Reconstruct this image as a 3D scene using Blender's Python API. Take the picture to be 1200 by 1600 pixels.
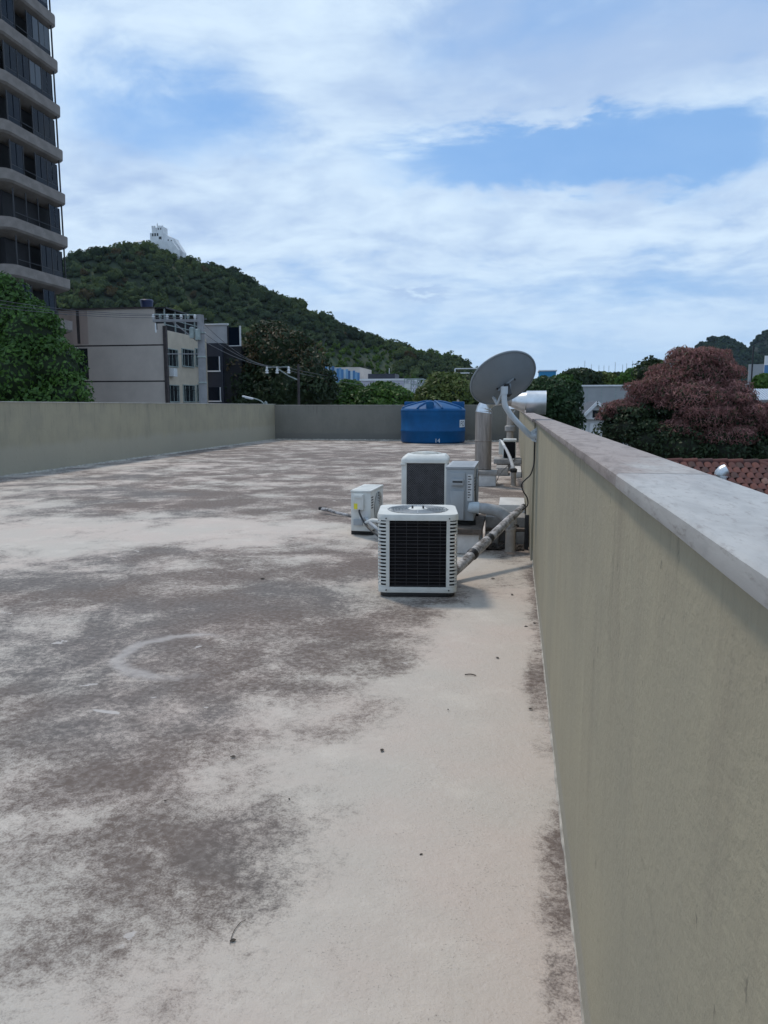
import bpy, bmesh, math, random
import numpy as np
from mathutils import Vector, Matrix

for o in list(bpy.data.objects): bpy.data.objects.remove(o)
scene = bpy.context.scene
COL = scene.collection
PI = math.pi
R_ = math.radians

# ------------------------------------------------------------------ camera
EYE = 1.7; FPX = 1164.0
PITCH = math.atan(165/FPX); YAW = math.atan(205/math.hypot(165, FPX))
cam_d = bpy.data.cameras.new('camera'); cam = bpy.data.objects.new('camera', cam_d); COL.objects.link(cam)
cam.location = (0, 0, EYE); cam.rotation_euler = (PI/2-PITCH, 0, YAW)
cam_d.sensor_fit = 'VERTICAL'; cam_d.sensor_height = 24; cam_d.lens = 24*FPX/1600
cam_d.clip_start = 0.05; cam_d.clip_end = 20000
scene.camera = cam
_F = Vector((-math.sin(YAW), math.cos(YAW), 0)); _R = Vector((math.cos(YAW), math.sin(YAW), 0)); _Z = Vector((0, 0, 1))
_FP = _F*math.cos(PITCH)-_Z*math.sin(PITCH); _U = _F*math.sin(PITCH)+_Z*math.cos(PITCH)
def ray(x, y): return _FP*FPX+_R*(x-600)+_U*(800-y)
def at(x, y, Y):                       # point seen at photo pixel x, y at depth Y along the roof
    d = ray(x, y); return Vector((0, 0, EYE))+d*(Y/d.y)
def atz(x, y, z=0.0):                  # point seen at photo pixel x, y on the level z
    d = ray(x, y); return Vector((0, 0, EYE))+d*((z-EYE)/d.z)
def azel(x, y):
    d = ray(x, y).normalized(); return math.atan2(d.x, d.y), math.asin(d.z)

# ------------------------------------------------------------------ light
SUN = Vector((-0.42, 0.40, 0.95)).normalized()
sd = bpy.data.lights.new('sun', 'SUN'); so = bpy.data.objects.new('sun', sd); COL.objects.link(so)
sd.energy = 1.5; sd.angle = R_(8); sd.color = (1, 0.88, 0.74)
so.rotation_euler = SUN.to_track_quat('Z', 'Y').to_euler(); so.location = (0, 0, 60)

class G:                               # small node-graph helper
    def __init__(s, nt): s.nt = nt
    def n(s, t, **kw):
        nd = s.nt.nodes.new(t)
        for k, v in kw.items(): setattr(nd, k, v)
        return nd
    def set(s, sock, v):
        if isinstance(v, bpy.types.NodeSocket): s.nt.links.new(v, sock)
        elif v is not None: sock.default_value = v
    def m(s, op, a, b=None, c=None, clamp=False):
        nd = s.n('ShaderNodeMath', operation=op, use_clamp=clamp)
        s.set(nd.inputs[0], a)
        if b is not None: s.set(nd.inputs[1], b)
        if c is not None: s.set(nd.inputs[2], c)
        return nd.outputs[0]
    def noise(s, vec, scale, detail=4, rough=0.55, dist=0.0, typ=None):
        nd = s.n('ShaderNodeTexNoise'); s.set(nd.inputs['Vector'], vec)
        nd.inputs['Scale'].default_value = scale; nd.inputs['Detail'].default_value = detail
        nd.inputs['Roughness'].default_value = rough; nd.inputs['Distortion'].default_value = dist
        return nd.outputs['Fac']
    def smooth(s, v, lo, hi, a=0.0, b=1.0, typ='SMOOTHSTEP'):
        nd = s.n('ShaderNodeMapRange', interpolation_type=typ)
        s.set(nd.inputs[0], v); s.set(nd.inputs[1], lo); s.set(nd.inputs[2], hi); s.set(nd.inputs[3], a); s.set(nd.inputs[4], b)
        return nd.outputs[0]
    def mix(s, f, a, b, blend='MIX'):
        nd = s.n('ShaderNodeMix', data_type='RGBA', blend_type=blend)
        s.set(nd.inputs[0], f); s.set(nd.inputs[6], a); s.set(nd.inputs[7], b)
        return nd.outputs[2]
    def map(s, vec, scale=(1, 1, 1), loc=(0, 0, 0)):
        nd = s.n('ShaderNodeMapping'); s.set(nd.inputs[0], vec)
        nd.inputs['Scale'].default_value = scale; nd.inputs['Location'].default_value = loc
        return nd.outputs[0]
    def xyz(s, vec):
        nd = s.n('ShaderNodeSeparateXYZ'); s.set(nd.inputs[0], vec); return nd.outputs
    def comb(s, x, y, z):
        nd = s.n('ShaderNodeCombineXYZ'); s.set(nd.inputs[0], x); s.set(nd.inputs[1], y); s.set(nd.inputs[2], z); return nd.outputs[0]
    def bump(s, h, strength=0.3, dist=0.01):
        nd = s.n('ShaderNodeBump'); s.set(nd.inputs['Height'], h)
        nd.inputs['Strength'].default_value = strength; nd.inputs['Distance'].default_value = dist
        return nd.outputs[0]
def c4(c): return (c[0], c[1], c[2], 1)

# ------------------------------------------------------------------ sky
world = bpy.data.worlds.new('World'); scene.world = world; world.use_nodes = True
wt = world.node_tree; wt.nodes.clear(); g = G(wt)
sky = g.n('ShaderNodeTexSky', sky_type='NISHITA'); sky.sun_disc = False
sky.sun_elevation = math.asin(SUN.z); sky.sun_rotation = math.atan2(SUN.x, SUN.y)
sky.air_density = 1.0; sky.dust_density = 0.6; sky.ozone_density = 1.6
gen = g.n('ShaderNodeTexCoord').outputs['Generated']
dx, dy, dz = g.xyz(gen)
zc = g.m('MAXIMUM', dz, 0.0)
az = g.m('ARCTAN2', dx, dy); el = g.m('ARCSINE', zc)
k = g.m('ADD', zc, 0.22)
pl = g.comb(g.m('DIVIDE', dx, k), g.m('DIVIDE', dy, k), 0.0)
wv = g.n('ShaderNodeTexNoise'); g.set(wv.inputs['Vector'], pl); wv.inputs['Scale'].default_value = 1.6; wv.inputs['Detail'].default_value = 3
plw = g.n('ShaderNodeVectorMath', operation='MULTIPLY_ADD'); g.set(plw.inputs[0], wv.outputs['Color']); plw.inputs[1].default_value = (0.30, 0.30, 0); g.set(plw.inputs[2], pl)
pw = plw.outputs[0]
n1 = g.noise(pw, 1.3, 9, 0.56)
n2 = g.noise(g.map(pw, (1.2, 1.5, 1), (3.7, 1.2, 0)), 1.6, 9, 0.56)
n3 = g.noise(g.map(pw, (2.0, 2.6, 1), (9.1, 4.2, 0)), 3.2, 8, 0.58)
az_w = g.m('ADD', az, g.m('MULTIPLY', g.m('SUBTRACT', n2, 0.5), 0.16))
el_w = g.m('ADD', el, g.m('MULTIPLY', g.m('SUBTRACT', n3, 0.5), 0.10))
def blob(px, py, rx, ry, amp):
    a, e = azel(px, py); sa = rx/FPX; se = ry/FPX
    u = g.m('DIVIDE', g.m('SUBTRACT', az_w, a), sa); v = g.m('DIVIDE', g.m('SUBTRACT', el_w, e), se)
    q = g.m('ADD', g.m('MULTIPLY', u, u), g.m('MULTIPLY', v, v))
    return g.m('MULTIPLY', g.m('POWER', 2.718, g.m('MULTIPLY', q, -1.0)), amp)
dens = g.m('ADD', g.m('MULTIPLY', g.m('SUBTRACT', n1, 0.5), 1.1), g.m('MULTIPLY', g.m('SUBTRACT', n2, 0.5), 0.7))
dens = g.m('ADD', dens, g.m('MULTIPLY', g.m('SUBTRACT', n3, 0.5), 0.25))
for b in [(860, 245, 270, 52, -0.66), (1040, 240, 180, 42, -0.36), (250, 190, 160, 62, -0.34), (1000, 110, 330, 60, 0.20),
          (420, 330, 420, 70, 0.30), (560, 140, 120, 90, 0.28), (880, 165, 120, 26, 0.30), (640, 70, 120, 50, -0.18), (300, 30, 120, 60, 0.1), (900, 340, 420, 45, 0.25)]:
    dens = g.m('ADD', dens, blob(*b))
cover = g.smooth(dens, -0.42, 0.16)
thick = g.smooth(g.m('ADD', g.m('MULTIPLY', g.m('SUBTRACT', n2, 0.5), 1.2), g.m('ADD', g.m('MULTIPLY', g.m('SUBTRACT', n3, 0.5), 0.9), g.m('ADD', blob(652, 463, 34, 10, -0.45), blob(1000, 60, 420, 90, -0.36)))), -0.42, 0.30)
cloud = g.mix(thick, (3.7, 5.0, 7.2, 1), (6.1, 7.5, 8.9, 1))
low = g.smooth(el, 0.0, 0.22)
cloud = g.mix(low, (4.6, 6.2, 8.2, 1), cloud)
cover = g.m('ADD', g.m('MULTIPLY', cover, 0.86), 0.14)
cover = g.m('MAXIMUM', cover, g.smooth(el, 0.02, 0.2, 0.85, 0.0))
blue = g.mix(0.65, sky.outputs[0], (1.5, 3.8, 7.8, 1))
bg = g.n('ShaderNodeBackground'); g.set(bg.inputs[0], g.mix(cover, blue, cloud)); bg.inputs[1].default_value = 0.095
wo = g.n('ShaderNodeOutputWorld'); wt.links.new(bg.outputs[0], wo.inputs[0])

scene.view_settings.view_transform = 'Standard'; scene.view_settings.look = 'None'
scene.view_settings.exposure = 0.30; scene.view_settings.gamma = 1.0
scene.view_settings.use_curve_mapping = False

# ------------------------------------------------------------------ materials
def new_mat(name):
    m = bpy.data.materials.new(name); m.use_nodes = True
    nt = m.node_tree; nt.nodes.clear(); q = G(nt)
    b = q.n('ShaderNodeBsdfPrincipled'); o = q.n('ShaderNodeOutputMaterial'); nt.links.new(b.outputs[0], o.inputs[0])
    return m, q, b, o
def pmat(name, col, rough=0.6, var=0.15, scale=4.0, metal=0.0, bump=0.0, bscale=60.0, dirt=0.0, dirtcol=(0.08, 0.07, 0.06), stretch=(1, 1, 1), spec=0.5, dscale=3.0, bdist=0.01):
    m, q, b, o = new_mat(name)
    co = q.n('ShaderNodeTexCoord').outputs['Object']
    if stretch != (1, 1, 1): co2 = q.map(co, stretch)
    else: co2 = co
    n = q.noise(co2, scale, 6, 0.6)
    lo = tuple(max(0, x*(1-var)) for x in col); hi = tuple(min(1, x*(1+var)) for x in col)
    cc = q.mix(q.smooth(n, 0.3, 0.7), c4(lo), c4(hi))
    if dirt > 0:
        d = q.smooth(q.noise(co2, dscale, 9, 0.7, 0.3), 0.66-0.25*dirt, 0.9-0.25*dirt)
        cc = q.mix(q.m('MULTIPLY', d, min(1, dirt+0.2)), cc, c4(dirtcol))
    q.set(b.inputs['Base Color'], cc)
    b.inputs['Roughness'].default_value = rough; b.inputs['Metallic'].default_value = metal
    b.inputs['Specular IOR Level'].default_value = spec
    if bump > 0: q.set(b.inputs['Normal'], q.bump(q.noise(co2, bscale, 5, 0.6), bump, bdist))
    return m
def leaf_mat(name, trans=0.3):
    m, q, b, o = new_mat(name)
    at_ = q.n('ShaderNodeAttribute', attribute_name='tint').outputs['Color']
    q.set(b.inputs['Base Color'], at_); b.inputs['Roughness'].default_value = 0.55; b.inputs['Specular IOR Level'].default_value = 0.3
    t = q.n('ShaderNodeBsdfTranslucent'); q.set(t.inputs[0], at_)
    mx = q.n('ShaderNodeMixShader'); mx.inputs[0].default_value = trans
    m.node_tree.links.new(b.outputs[0], mx.inputs[1]); m.node_tree.links.new(t.outputs[0], mx.inputs[2]); m.node_tree.links.new(mx.outputs[0], o.inputs[0])
    return m

def wall_mat(name, base, alt, streak, band=None, seed=0.0):
    m, q, b, o = new_mat(name)
    co = q.map(q.n('ShaderNodeTexCoord').outputs['Object'], (1, 1, 1), (seed, seed*1.7, 0))
    x, y, z = q.xyz(co)
    blot = q.smooth(q.noise(co, 1.1, 7, 0.62), 0.35, 0.68)
    cc = q.mix(blot, c4(base), c4(alt))
    st = q.noise(q.map(co, (3.2, 3.2, 0.5)), 1.6, 9, 0.7, 0.25)
    cc = q.mix(q.m('MULTIPLY', q.smooth(st, 0.47, 0.78), 0.5), cc, c4(streak))
    wst = q.noise(q.map(co, (9, 9, 0.6)), 1.3, 7, 0.7, 0.4)
    cc = q.mix(q.m('MULTIPLY', q.smooth(wst, 0.56, 0.74), 0.35), cc, c4(tuple(min(1, v*1.28) for v in base)))
    if band:
        hgt, col = band
        edge = q.m('ADD', z, q.m('MULTIPLY', q.m('SUBTRACT', q.noise(q.map(co, (1, 1, 0.3)), 2.2, 6, 0.6), 0.5), hgt*0.55))
        cc = q.mix(q.m('MULTIPLY', q.smooth(edge, hgt*0.8, hgt*1.15, 1.0, 0.0), 0.75), cc, c4(col))
    drip = q.m('MULTIPLY', q.smooth(q.noise(q.map(co, (16, 16, 0.9)), 1.0, 6, 0.7), 0.55, 0.75), q.smooth(q.m('ADD', z, q.m('MULTIPLY', q.noise(q.map(co, (6, 6, 0.4)), 1.3, 4), -1.1)), 0.55, 1.15))
    cc = q.mix(q.m('MULTIPLY', drip, 0.75), cc, (0.09, 0.08, 0.065, 1))
    sp = q.smooth(q.noise(q.map(co, (1, 1, 0.4)), 34, 4, 0.65), 0.64, 0.74)
    cc = q.mix(q.m('MULTIPLY', sp, 0.55), cc, (0.06, 0.055, 0.05, 1))
    wn = q.n('ShaderNodeTexNoise'); q.set(wn.inputs['Vector'], co); wn.inputs['Scale'].default_value = 2.5; wn.inputs['Detail'].default_value = 6
    cv_ = q.n('ShaderNodeVectorMath', operation='MULTIPLY_ADD'); q.set(cv_.inputs[0], wn.outputs['Color']); cv_.inputs[1].default_value = (0.7, 0.7, 0.7); q.set(cv_.inputs[2], co)
    vo = q.n('ShaderNodeTexVoronoi', feature='DISTANCE_TO_EDGE'); q.set(vo.inputs['Vector'], cv_.outputs[0]); vo.inputs['Scale'].default_value = 0.75
    crack = q.m('MULTIPLY', q.smooth(vo.outputs['Distance'], 0.002, 0.007, 1.0, 0.0), q.smooth(q.noise(co, 0.9, 3), 0.5, 0.6))
    cc = q.mix(q.m('MULTIPLY', crack, 0.10), cc, (0.07, 0.06, 0.05, 1))
    q.set(b.inputs['Base Color'], cc); b.inputs['Roughness'].default_value = 0.9; b.inputs['Specular IOR Level'].default_value = 0.2
    h = q.m('ADD', q.m('MULTIPLY', q.noise(co, 60, 6, 0.65), 0.7), q.m('MULTIPLY', q.noise(co, 4, 5, 0.6), 1.6))
    q.set(b.inputs['Normal'], q.bump(h, 0.45, 0.012))
    return m

# ------------------------------------------------------------------ mesh helpers
class MB:
    def __init__(s): s.v = []; s.f = []
    def add(s, vs, fs):
        o = len(s.v); s.v += [tuple(v) for v in vs]; s.f += [tuple(i+o for i in f) for f in fs]; return s
    def box(s, x0, x1, y0, y1, z0, z1):
        return s.add([(x0,y0,z0),(x1,y0,z0),(x1,y1,z0),(x0,y1,z0),(x0,y0,z1),(x1,y0,z1),(x1,y1,z1),(x0,y1,z1)],
                     [(0,3,2,1),(4,5,6,7),(0,1,5,4),(1,2,6,5),(2,3,7,6),(3,0,4,7)])
    def prism(s, poly, z0, z1):
        n = len(poly)
        return s.add([(p[0],p[1],z0) for p in poly]+[(p[0],p[1],z1) for p in poly],
                     [tuple(range(n-1,-1,-1)), tuple(range(n,2*n))]+[(i,(i+1)%n,n+(i+1)%n,n+i) for i in range(n)])
    def rings(s, rs, cap0=True, cap1=True):
        n = len(rs[0]); vs = [p for r in rs for p in r]; fs = []
        for a in range(len(rs)-1):
            for i in range(n): fs.append((a*n+i, a*n+(i+1)%n, (a+1)*n+(i+1)%n, (a+1)*n+i))
        if cap0: fs.append(tuple(range(n-1,-1,-1)))
        if cap1: fs.append(tuple(range((len(rs)-1)*n, len(rs)*n)))
        return s.add(vs, fs)
    def lathe(s, prof, n=24, c=(0,0,0), cap0=True, cap1=True):
        return s.rings([[(c[0]+r*math.cos(2*PI*i/n), c[1]+r*math.sin(2*PI*i/n), c[2]+z) for i in range(n)] for r, z in prof], cap0, cap1)
    def tube(s, pts, r, n=10, sub=0, cap=True):
        pts = [Vector(p) for p in pts]
        rr = list(r) if isinstance(r, (list, tuple)) else [r]*len(pts)
        if sub:
            q = []; qr = []
            for i in range(len(pts)-1):
                p0 = pts[max(i-1,0)]; p1 = pts[i]; p2 = pts[i+1]; p3 = pts[min(i+2,len(pts)-1)]
                for j in range(sub):
                    t = j/sub
                    q.append(0.5*((2*p1)+(-p0+p2)*t+(2*p0-5*p1+4*p2-p3)*t*t+(-p0+3*p1-3*p2+p3)*t**3)); qr.append(rr[i]*(1-t)+rr[i+1]*t)
            q.append(pts[-1]); qr.append(rr[-1]); pts, rr = q, qr
        up = None; rs = []
        for i, p in enumerate(pts):
            t = (pts[min(i+1,len(pts)-1)]-pts[max(i-1,0)]).normalized()
            if up is None: up = Vector((0,0,1)) if abs(t.z) < 0.9 else Vector((1,0,0))
            a = t.cross(up).normalized(); b = a.cross(t).normalized(); up = b
            rs.append([p+(a*math.cos(2*PI*k/n)+b*math.sin(2*PI*k/n))*rr[i] for k in range(n)])
        return s.rings(rs, cap, cap)
    def bar(s, a, b, w, h=None):
        h = h or w; a = Vector(a); b = Vector(b); t = (b-a).normalized()
        up = Vector((0,0,1)) if abs(t.z) < 0.95 else Vector((0,1,0))
        x = t.cross(up).normalized()*w/2; y = x.cross(t).normalized()*h/2
        return s.rings([[p-x-y, p+x-y, p+x+y, p-x+y] for p in (a, b)])
    def strip(s, path, z0, z1, th):        # upright sheet along a plan path, th thick inwards
        n = len(path); nr = []
        for i in range(n):
            t = Vector(path[min(i+1,n-1)])-Vector(path[max(i-1,0)]); t.normalize(); nr.append(Vector((-t.y, t.x)))
        o = [(p[0],p[1]) for p in path]; q = [(p[0]+m.x*th, p[1]+m.y*th) for p, m in zip(path, nr)]
        rs = [[(o[i][0],o[i][1],z0),(o[i][0],o[i][1],z1),(q[i][0],q[i][1],z1),(q[i][0],q[i][1],z0)] for i in range(n)]
        return s.rings(rs)
    def mesh(s, name, mat, smooth=None, bevel=0):
        me = bpy.data.meshes.new(name); me.from_pydata(s.v, [], s.f)
        bm = bmesh.new(); bm.from_mesh(me); bmesh.ops.recalc_face_normals(bm, faces=bm.faces)
        if bevel: bmesh.ops.bevel(bm, geom=[e for e in bm.edges if len(e.link_faces) == 2 and e.calc_face_angle(0) > 0.6], offset=bevel, segments=2, profile=0.6, affect='EDGES', clamp_overlap=True)
        bm.to_mesh(me); bm.free()
        if smooth is not None or bevel:
            me.shade_smooth(); me.set_sharp_from_angle(angle=R_(smooth if smooth is not None else 35))
        if mat: me.materials.append(mat)
        return me
    def build(s, name, mat, parent=None, smooth=None, bevel=0, loc=None):
        return link(name, s.mesh(name, mat, smooth, bevel), parent, loc)
def link(name, me, parent=None, loc=None):
    o = bpy.data.objects.new(name, me); COL.objects.link(o)
    if parent: o.parent = parent
    if loc: o.location = loc
    return o
def tag(o, label=None, cat=None, group=None, kind=None):
    if label: o['label'] = label
    if cat: o['category'] = cat
    if group: o['group'] = group
    if kind: o['kind'] = kind
    return o
def thing(name, label, cat, loc=(0,0,0), rz=0.0, group=None):
    o = bpy.data.objects.new(name, None); COL.objects.link(o); o.empty_display_size = 0.2
    o.location = loc; o.rotation_euler = (0,0,rz); return tag(o, label, cat, group)
def np_mesh(name, verts, quads, mat, tint=None, smooth=False):
    me = bpy.data.meshes.new(name); n = len(verts); k = quads.shape[1]; m = len(quads)
    me.vertices.add(n); me.vertices.foreach_set('co', np.ascontiguousarray(verts, dtype=np.float32).ravel())
    me.loops.add(m*k); me.loops.foreach_set('vertex_index', np.ascontiguousarray(quads, dtype=np.int32).ravel())
    me.polygons.add(m); me.polygons.foreach_set('loop_start', np.arange(0, m*k, k, dtype=np.int32))
    me.polygons.foreach_set('loop_total', np.full(m, k, dtype=np.int32))
    me.update(calc_edges=True)
    if tint is not None:
        a = me.attributes.new('tint', 'FLOAT_COLOR', 'POINT')
        a.data.foreach_set('color', np.hstack([tint, np.ones((n,1))]).astype(np.float32).ravel())
    if smooth: me.shade_smooth()
    me.materials.append(mat); return me
def rsq(hx, hy, r, k=5):                  # rounded rectangle outline, counter-clockwise
    p = []
    for cx, cy, a0 in ((hx-r, -hy+r, -90), (hx-r, hy-r, 0), (-hx+r, hy-r, 90), (-hx+r, -hy+r, 180)):
        for i in range(k+1):
            a = R_(a0+90*i/k); p.append((cx+r*math.cos(a), cy+r*math.sin(a)))
    return p

# ------------------------------------------------------------------ ground, floor of the roof, parapets
GZ = -7.5
XL, XR, YB = -12.2, 0.23, 37.2
M_ground = pmat('street_ground', (0.09, 0.09, 0.085), 0.9, 0.3, 0.05, dirt=0.5, dirtcol=(0.05, 0.07, 0.03))
o = MB().add([(-4500,-600,GZ),(4500,-600,GZ),(4500,5500,GZ),(-4500,5500,GZ)], [(0,1,2,3)]).build('ground', M_ground); tag(o, kind='structure')

def floor_mat():
    m, q, b, o = new_mat('stained_roof_screed')
    co = q.n('ShaderNodeTexCoord').outputs['Object']; x, y, z = q.xyz(co)
    st = q.n('ShaderNodeAttribute', attribute_name='stain').outputs['Fac']
    n1 = q.noise(co, 1.05, 9, 0.66, 0.35); n2 = q.noise(q.map(co, (1,1,1), (5,2,0)), 4.6, 8, 0.66, 0.2)
    n3 = q.noise(co, 120, 4, 0.7); n4 = q.noise(q.map(co, (1,1,1), (1,7,0)), 26, 5, 0.65, 0.4)
    m_ = q.m('ADD', st, q.m('MULTIPLY', q.m('SUBTRACT', n1, 0.5), 1.55))
    m_ = q.m('ADD', m_, q.m('MULTIPLY', q.m('SUBTRACT', n2, 0.5), 1.2))
    mf = q.m('ADD', m_, q.m('MULTIPLY', q.m('SUBTRACT', n4, 0.5), 0.65)); mf = q.m('ADD', mf, q.m('MULTIPLY', q.m('SUBTRACT', n3, 0.5), 0.95))
    soft = q.smooth(m_, 0.05, 1.05)
    gr = q.m('ADD', q.m('MULTIPLY', q.smooth(n3, 0.36, 0.64), 0.55), q.m('MULTIPLY', q.smooth(n4, 0.32, 0.68), 0.45))
    vv = q.m('ADD', q.m('MULTIPLY', q.smooth(n2, 0.3, 0.7), 0.42), q.m('MULTIPLY', gr, 0.58))
    grain = q.smooth(q.m('SUBTRACT', q.m('MULTIPLY', soft, 1.35), vv), -0.24, 0.62)
    pale = q.mix(q.smooth(q.noise(co, 0.7, 6, 0.6), 0.35, 0.65), (0.495, 0.458, 0.41, 1), (0.53, 0.458, 0.408, 1))
    pale = q.mix(q.m('MULTIPLY', q.smooth(q.noise(q.map(co, (1,1,1), (8,3,0)), 2.4, 7, 0.65), 0.5, 0.72), 0.6), pale, (0.60, 0.55, 0.49, 1))
    tone = q.smooth(q.m('ADD', q.noise(q.map(co, (1,1,1), (2,9,0)), 0.5, 4, 0.5), q.m('ADD', q.m('MULTIPLY', q.m('MAXIMUM', q.m('SUBTRACT', y, 7.0), 0.0), -0.035), q.m('MULTIPLY', q.m('ADD', x, 3.0), -0.05))), 0.42, 0.62)
    dark = q.mix(tone, (0.085, 0.060, 0.050, 1), (0.074, 0.071, 0.072, 1))
    dark = q.mix(q.m('MULTIPLY', q.smooth(n4, 0.35, 0.7), 0.6), dark, (0.20, 0.175, 0.165, 1))
    cc = pale
    cc = q.mix(q.m('MULTIPLY', grain, 0.88), cc, dark)
    # pits and specks all over
    pit = q.smooth(q.m('ADD', n3, q.m('MULTIPLY', q.m('SUBTRACT', n2, 0.5), 0.35)), 0.60, 0.72)
    cc = q.mix(q.m('MULTIPLY', pit, 0.55), cc, (0.09, 0.08, 0.075, 1))
    # bare worn patches and the round mark left by something that stood there
    dd = q.n('ShaderNodeVectorMath', operation='DISTANCE'); q.set(dd.inputs[0], q.comb(x, y, 0.0)); rc = atz(292, 1022); dd.inputs[1].default_value = (rc.x, rc.y, 0)
    dr = q.m('ADD', dd.outputs['Value'], q.m('MULTIPLY', q.m('SUBTRACT', n2, 0.5), 0.22))
    ring = q.smooth(q.m('ABSOLUTE', q.m('SUBTRACT', dr, 0.44)), 0.01, 0.085, 1.0, 0.0)
    ring = q.m('MULTIPLY', ring, q.smooth(q.m('ADD', n1, q.m('MULTIPLY', q.m('SUBTRACT', rc.x, x), 0.45)), 0.36, 0.52))
    cc = q.mix(q.m('MULTIPLY', ring, 0.6), cc, (0.47, 0.44, 0.42, 1))
    chip = q.m('MULTIPLY', q.smooth(q.noise(q.map(co, (1.0, 1.5, 1), (3,3,0)), 3.1, 5, 0.55, 0.5), 0.68, 0.70), q.smooth(st, 0.2, 0.45))
    cc = q.mix(q.m('MULTIPLY', chip, 0.7), cc, (0.55, 0.52, 0.50, 1))
    q.set(b.inputs['Base Color'], cc); b.inputs['Roughness'].default_value = 0.88; b.inputs['Specular IOR Level'].default_value = 0.25
    h = q.m('ADD', q.m('MULTIPLY', n3, 0.35), q.m('ADD', q.m('MULTIPLY', n4, 0.8), q.m('MULTIPLY', n2, 1.6)))
    q.set(b.inputs['Normal'], q.bump(h, 0.5, 0.016))
    return m
xs = np.unique(np.concatenate([np.arange(XL-0.1, -4, 0.25), np.arange(-4, 0.35, 0.09), [0.38]]))
ys = np.unique(np.concatenate([np.arange(-3, 1, 0.5), np.arange(1, 11, 0.1), np.arange(11, YB+0.1, 0.25), [YB+0.15]]))
XX, YY = np.meshgrid(xs, ys); st = np.full(XX.shape, 0.13)
for px, py, rx, ry, amp in [(200, 1300, 420, 330, 0.17), (250, 990, 520, 160, 0.18), (450, 1050, 220, 70, 0.16), (150, 1200, 160, 90, 0.12), (300, 860, 330, 20, 0.3), (300, 930, 420, 62, 0.78), (80, 925, 160, 45, 0.35), (60, 1120, 110, 110, 0.72), (330, 1010, 150, 60, 0.45), (480, 1030, 170, 70, 0.36),
        (350, 1325, 170, 85, 0.30), (130, 1440, 170, 130, 0.28), (520, 880, 120, 30, 0.25), (640, 960, 60, 30, 0.2), (878, 1440, 30, 170, 0.85), (862, 1320, 28, 40, 0.4),
        (838, 1020, 18, 90, 0.6), (250, 775, 150, 14, 0.62), (380, 790, 120, 14, 0.5), (520, 770, 90, 18, 0.5), (560, 715, 160, 9, 0.7), (330, 705, 100, 6, 0.5), (190, 745, 150, 6, 0.35),
        (470, 740, 150, 10, 0.3), (790, 768, 40, 14, 0.6), (790, 850, 45, 22, 0.75), (700, 740, 60, 10, 0.3), (560, 800, 90, 10, 0.4), (130, 800, 110, 8, 0.3), (585, 875, 50, 16, 0.4),
        (700, 1250, 160, 250, -0.25), (330, 830, 200, 16, -0.05), (740, 1000, 90, 120, -0.2), (300, 1130, 120, 40, -0.12), (450, 1200, 120, 60, -0.1), (40, 1010, 70, 30, -0.3), (560, 820, 20, 6, 0.2)]:
    c = atz(px, py); ax = (atz(px+rx, py)-c).length; ay = (atz(px, py-min(ry, py-645))-atz(px, py+ry)).length/2
    ang = math.atan2(c.x, c.y); cs, sn = math.cos(ang), math.sin(ang)
    U = (XX-c.x)*cs-(YY-c.y)*sn; V = (XX-c.x)*sn+(YY-c.y)*cs
    st += amp*np.exp(-(U/ax)**2-(V/ay)**2)
st += 0.40*np.clip((YY-8.5)/4, 0, 1)+0.10*np.clip((YY-22)/8, 0, 1)
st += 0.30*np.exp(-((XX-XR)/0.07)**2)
st = 0.75*np.tanh(st/0.60)
nx, ny = len(xs), len(ys); idx = np.arange(nx*ny).reshape(ny, nx)
quads = np.stack([idx[:-1,:-1], idx[:-1,1:], idx[1:,1:], idx[1:,:-1]], -1).reshape(-1, 4)
rng = np.random.default_rng(4)
zz = 0.006*np.sin(XX*1.3+YY*0.7)*np.sin(YY*0.9)
me = np_mesh('roof_floor', np.stack([XX, YY, zz], -1).reshape(-1, 3), quads, floor_mat(), smooth=True)
a = me.attributes.new('stain', 'FLOAT', 'POINT'); a.data.foreach_set('value', st.ravel().astype(np.float32))
o = link('roof_floor', me); tag(o, kind='structure')

M_wallR = wall_mat('parapet_render', (0.328, 0.300, 0.222), (0.288, 0.268, 0.206), (0.21, 0.188, 0.15), (0.13, (0.31, 0.295, 0.25)))
M_wallL = wall_mat('parapet_render_mossy', (0.345, 0.312, 0.225), (0.295, 0.272, 0.205), (0.21, 0.195, 0.15), (0.75, (0.35, 0.325, 0.26)), 3.0)
M_wallB = wall_mat('parapet_render_grey', (0.205, 0.196, 0.17), (0.18, 0.174, 0.15), (0.155, 0.15, 0.13), (0.35, (0.165, 0.16, 0.145)), 7.0)
M_copL = pmat('coping_mortar', (0.42, 0.41, 0.37), 0.9, 0.2, 3, dirt=0.4)
M_mortar = pmat('pale_mortar', (0.36, 0.34, 0.30), 0.95, 0.3, 9, bump=0.5, dirt=0.5)
M_body = pmat('building_render', (0.33, 0.31, 0.26), 0.9, 0.15, 0.6, dirt=0.3)
b_ = thing('building', 'rendered lower storeys of the building under the stained flat roof', 'building', (0, 0, GZ))
MB().box(XL-0.16, 0.36, -3.2, YB+0.16, 0, -GZ-0.08).build('wall', M_body, b_)

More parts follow.
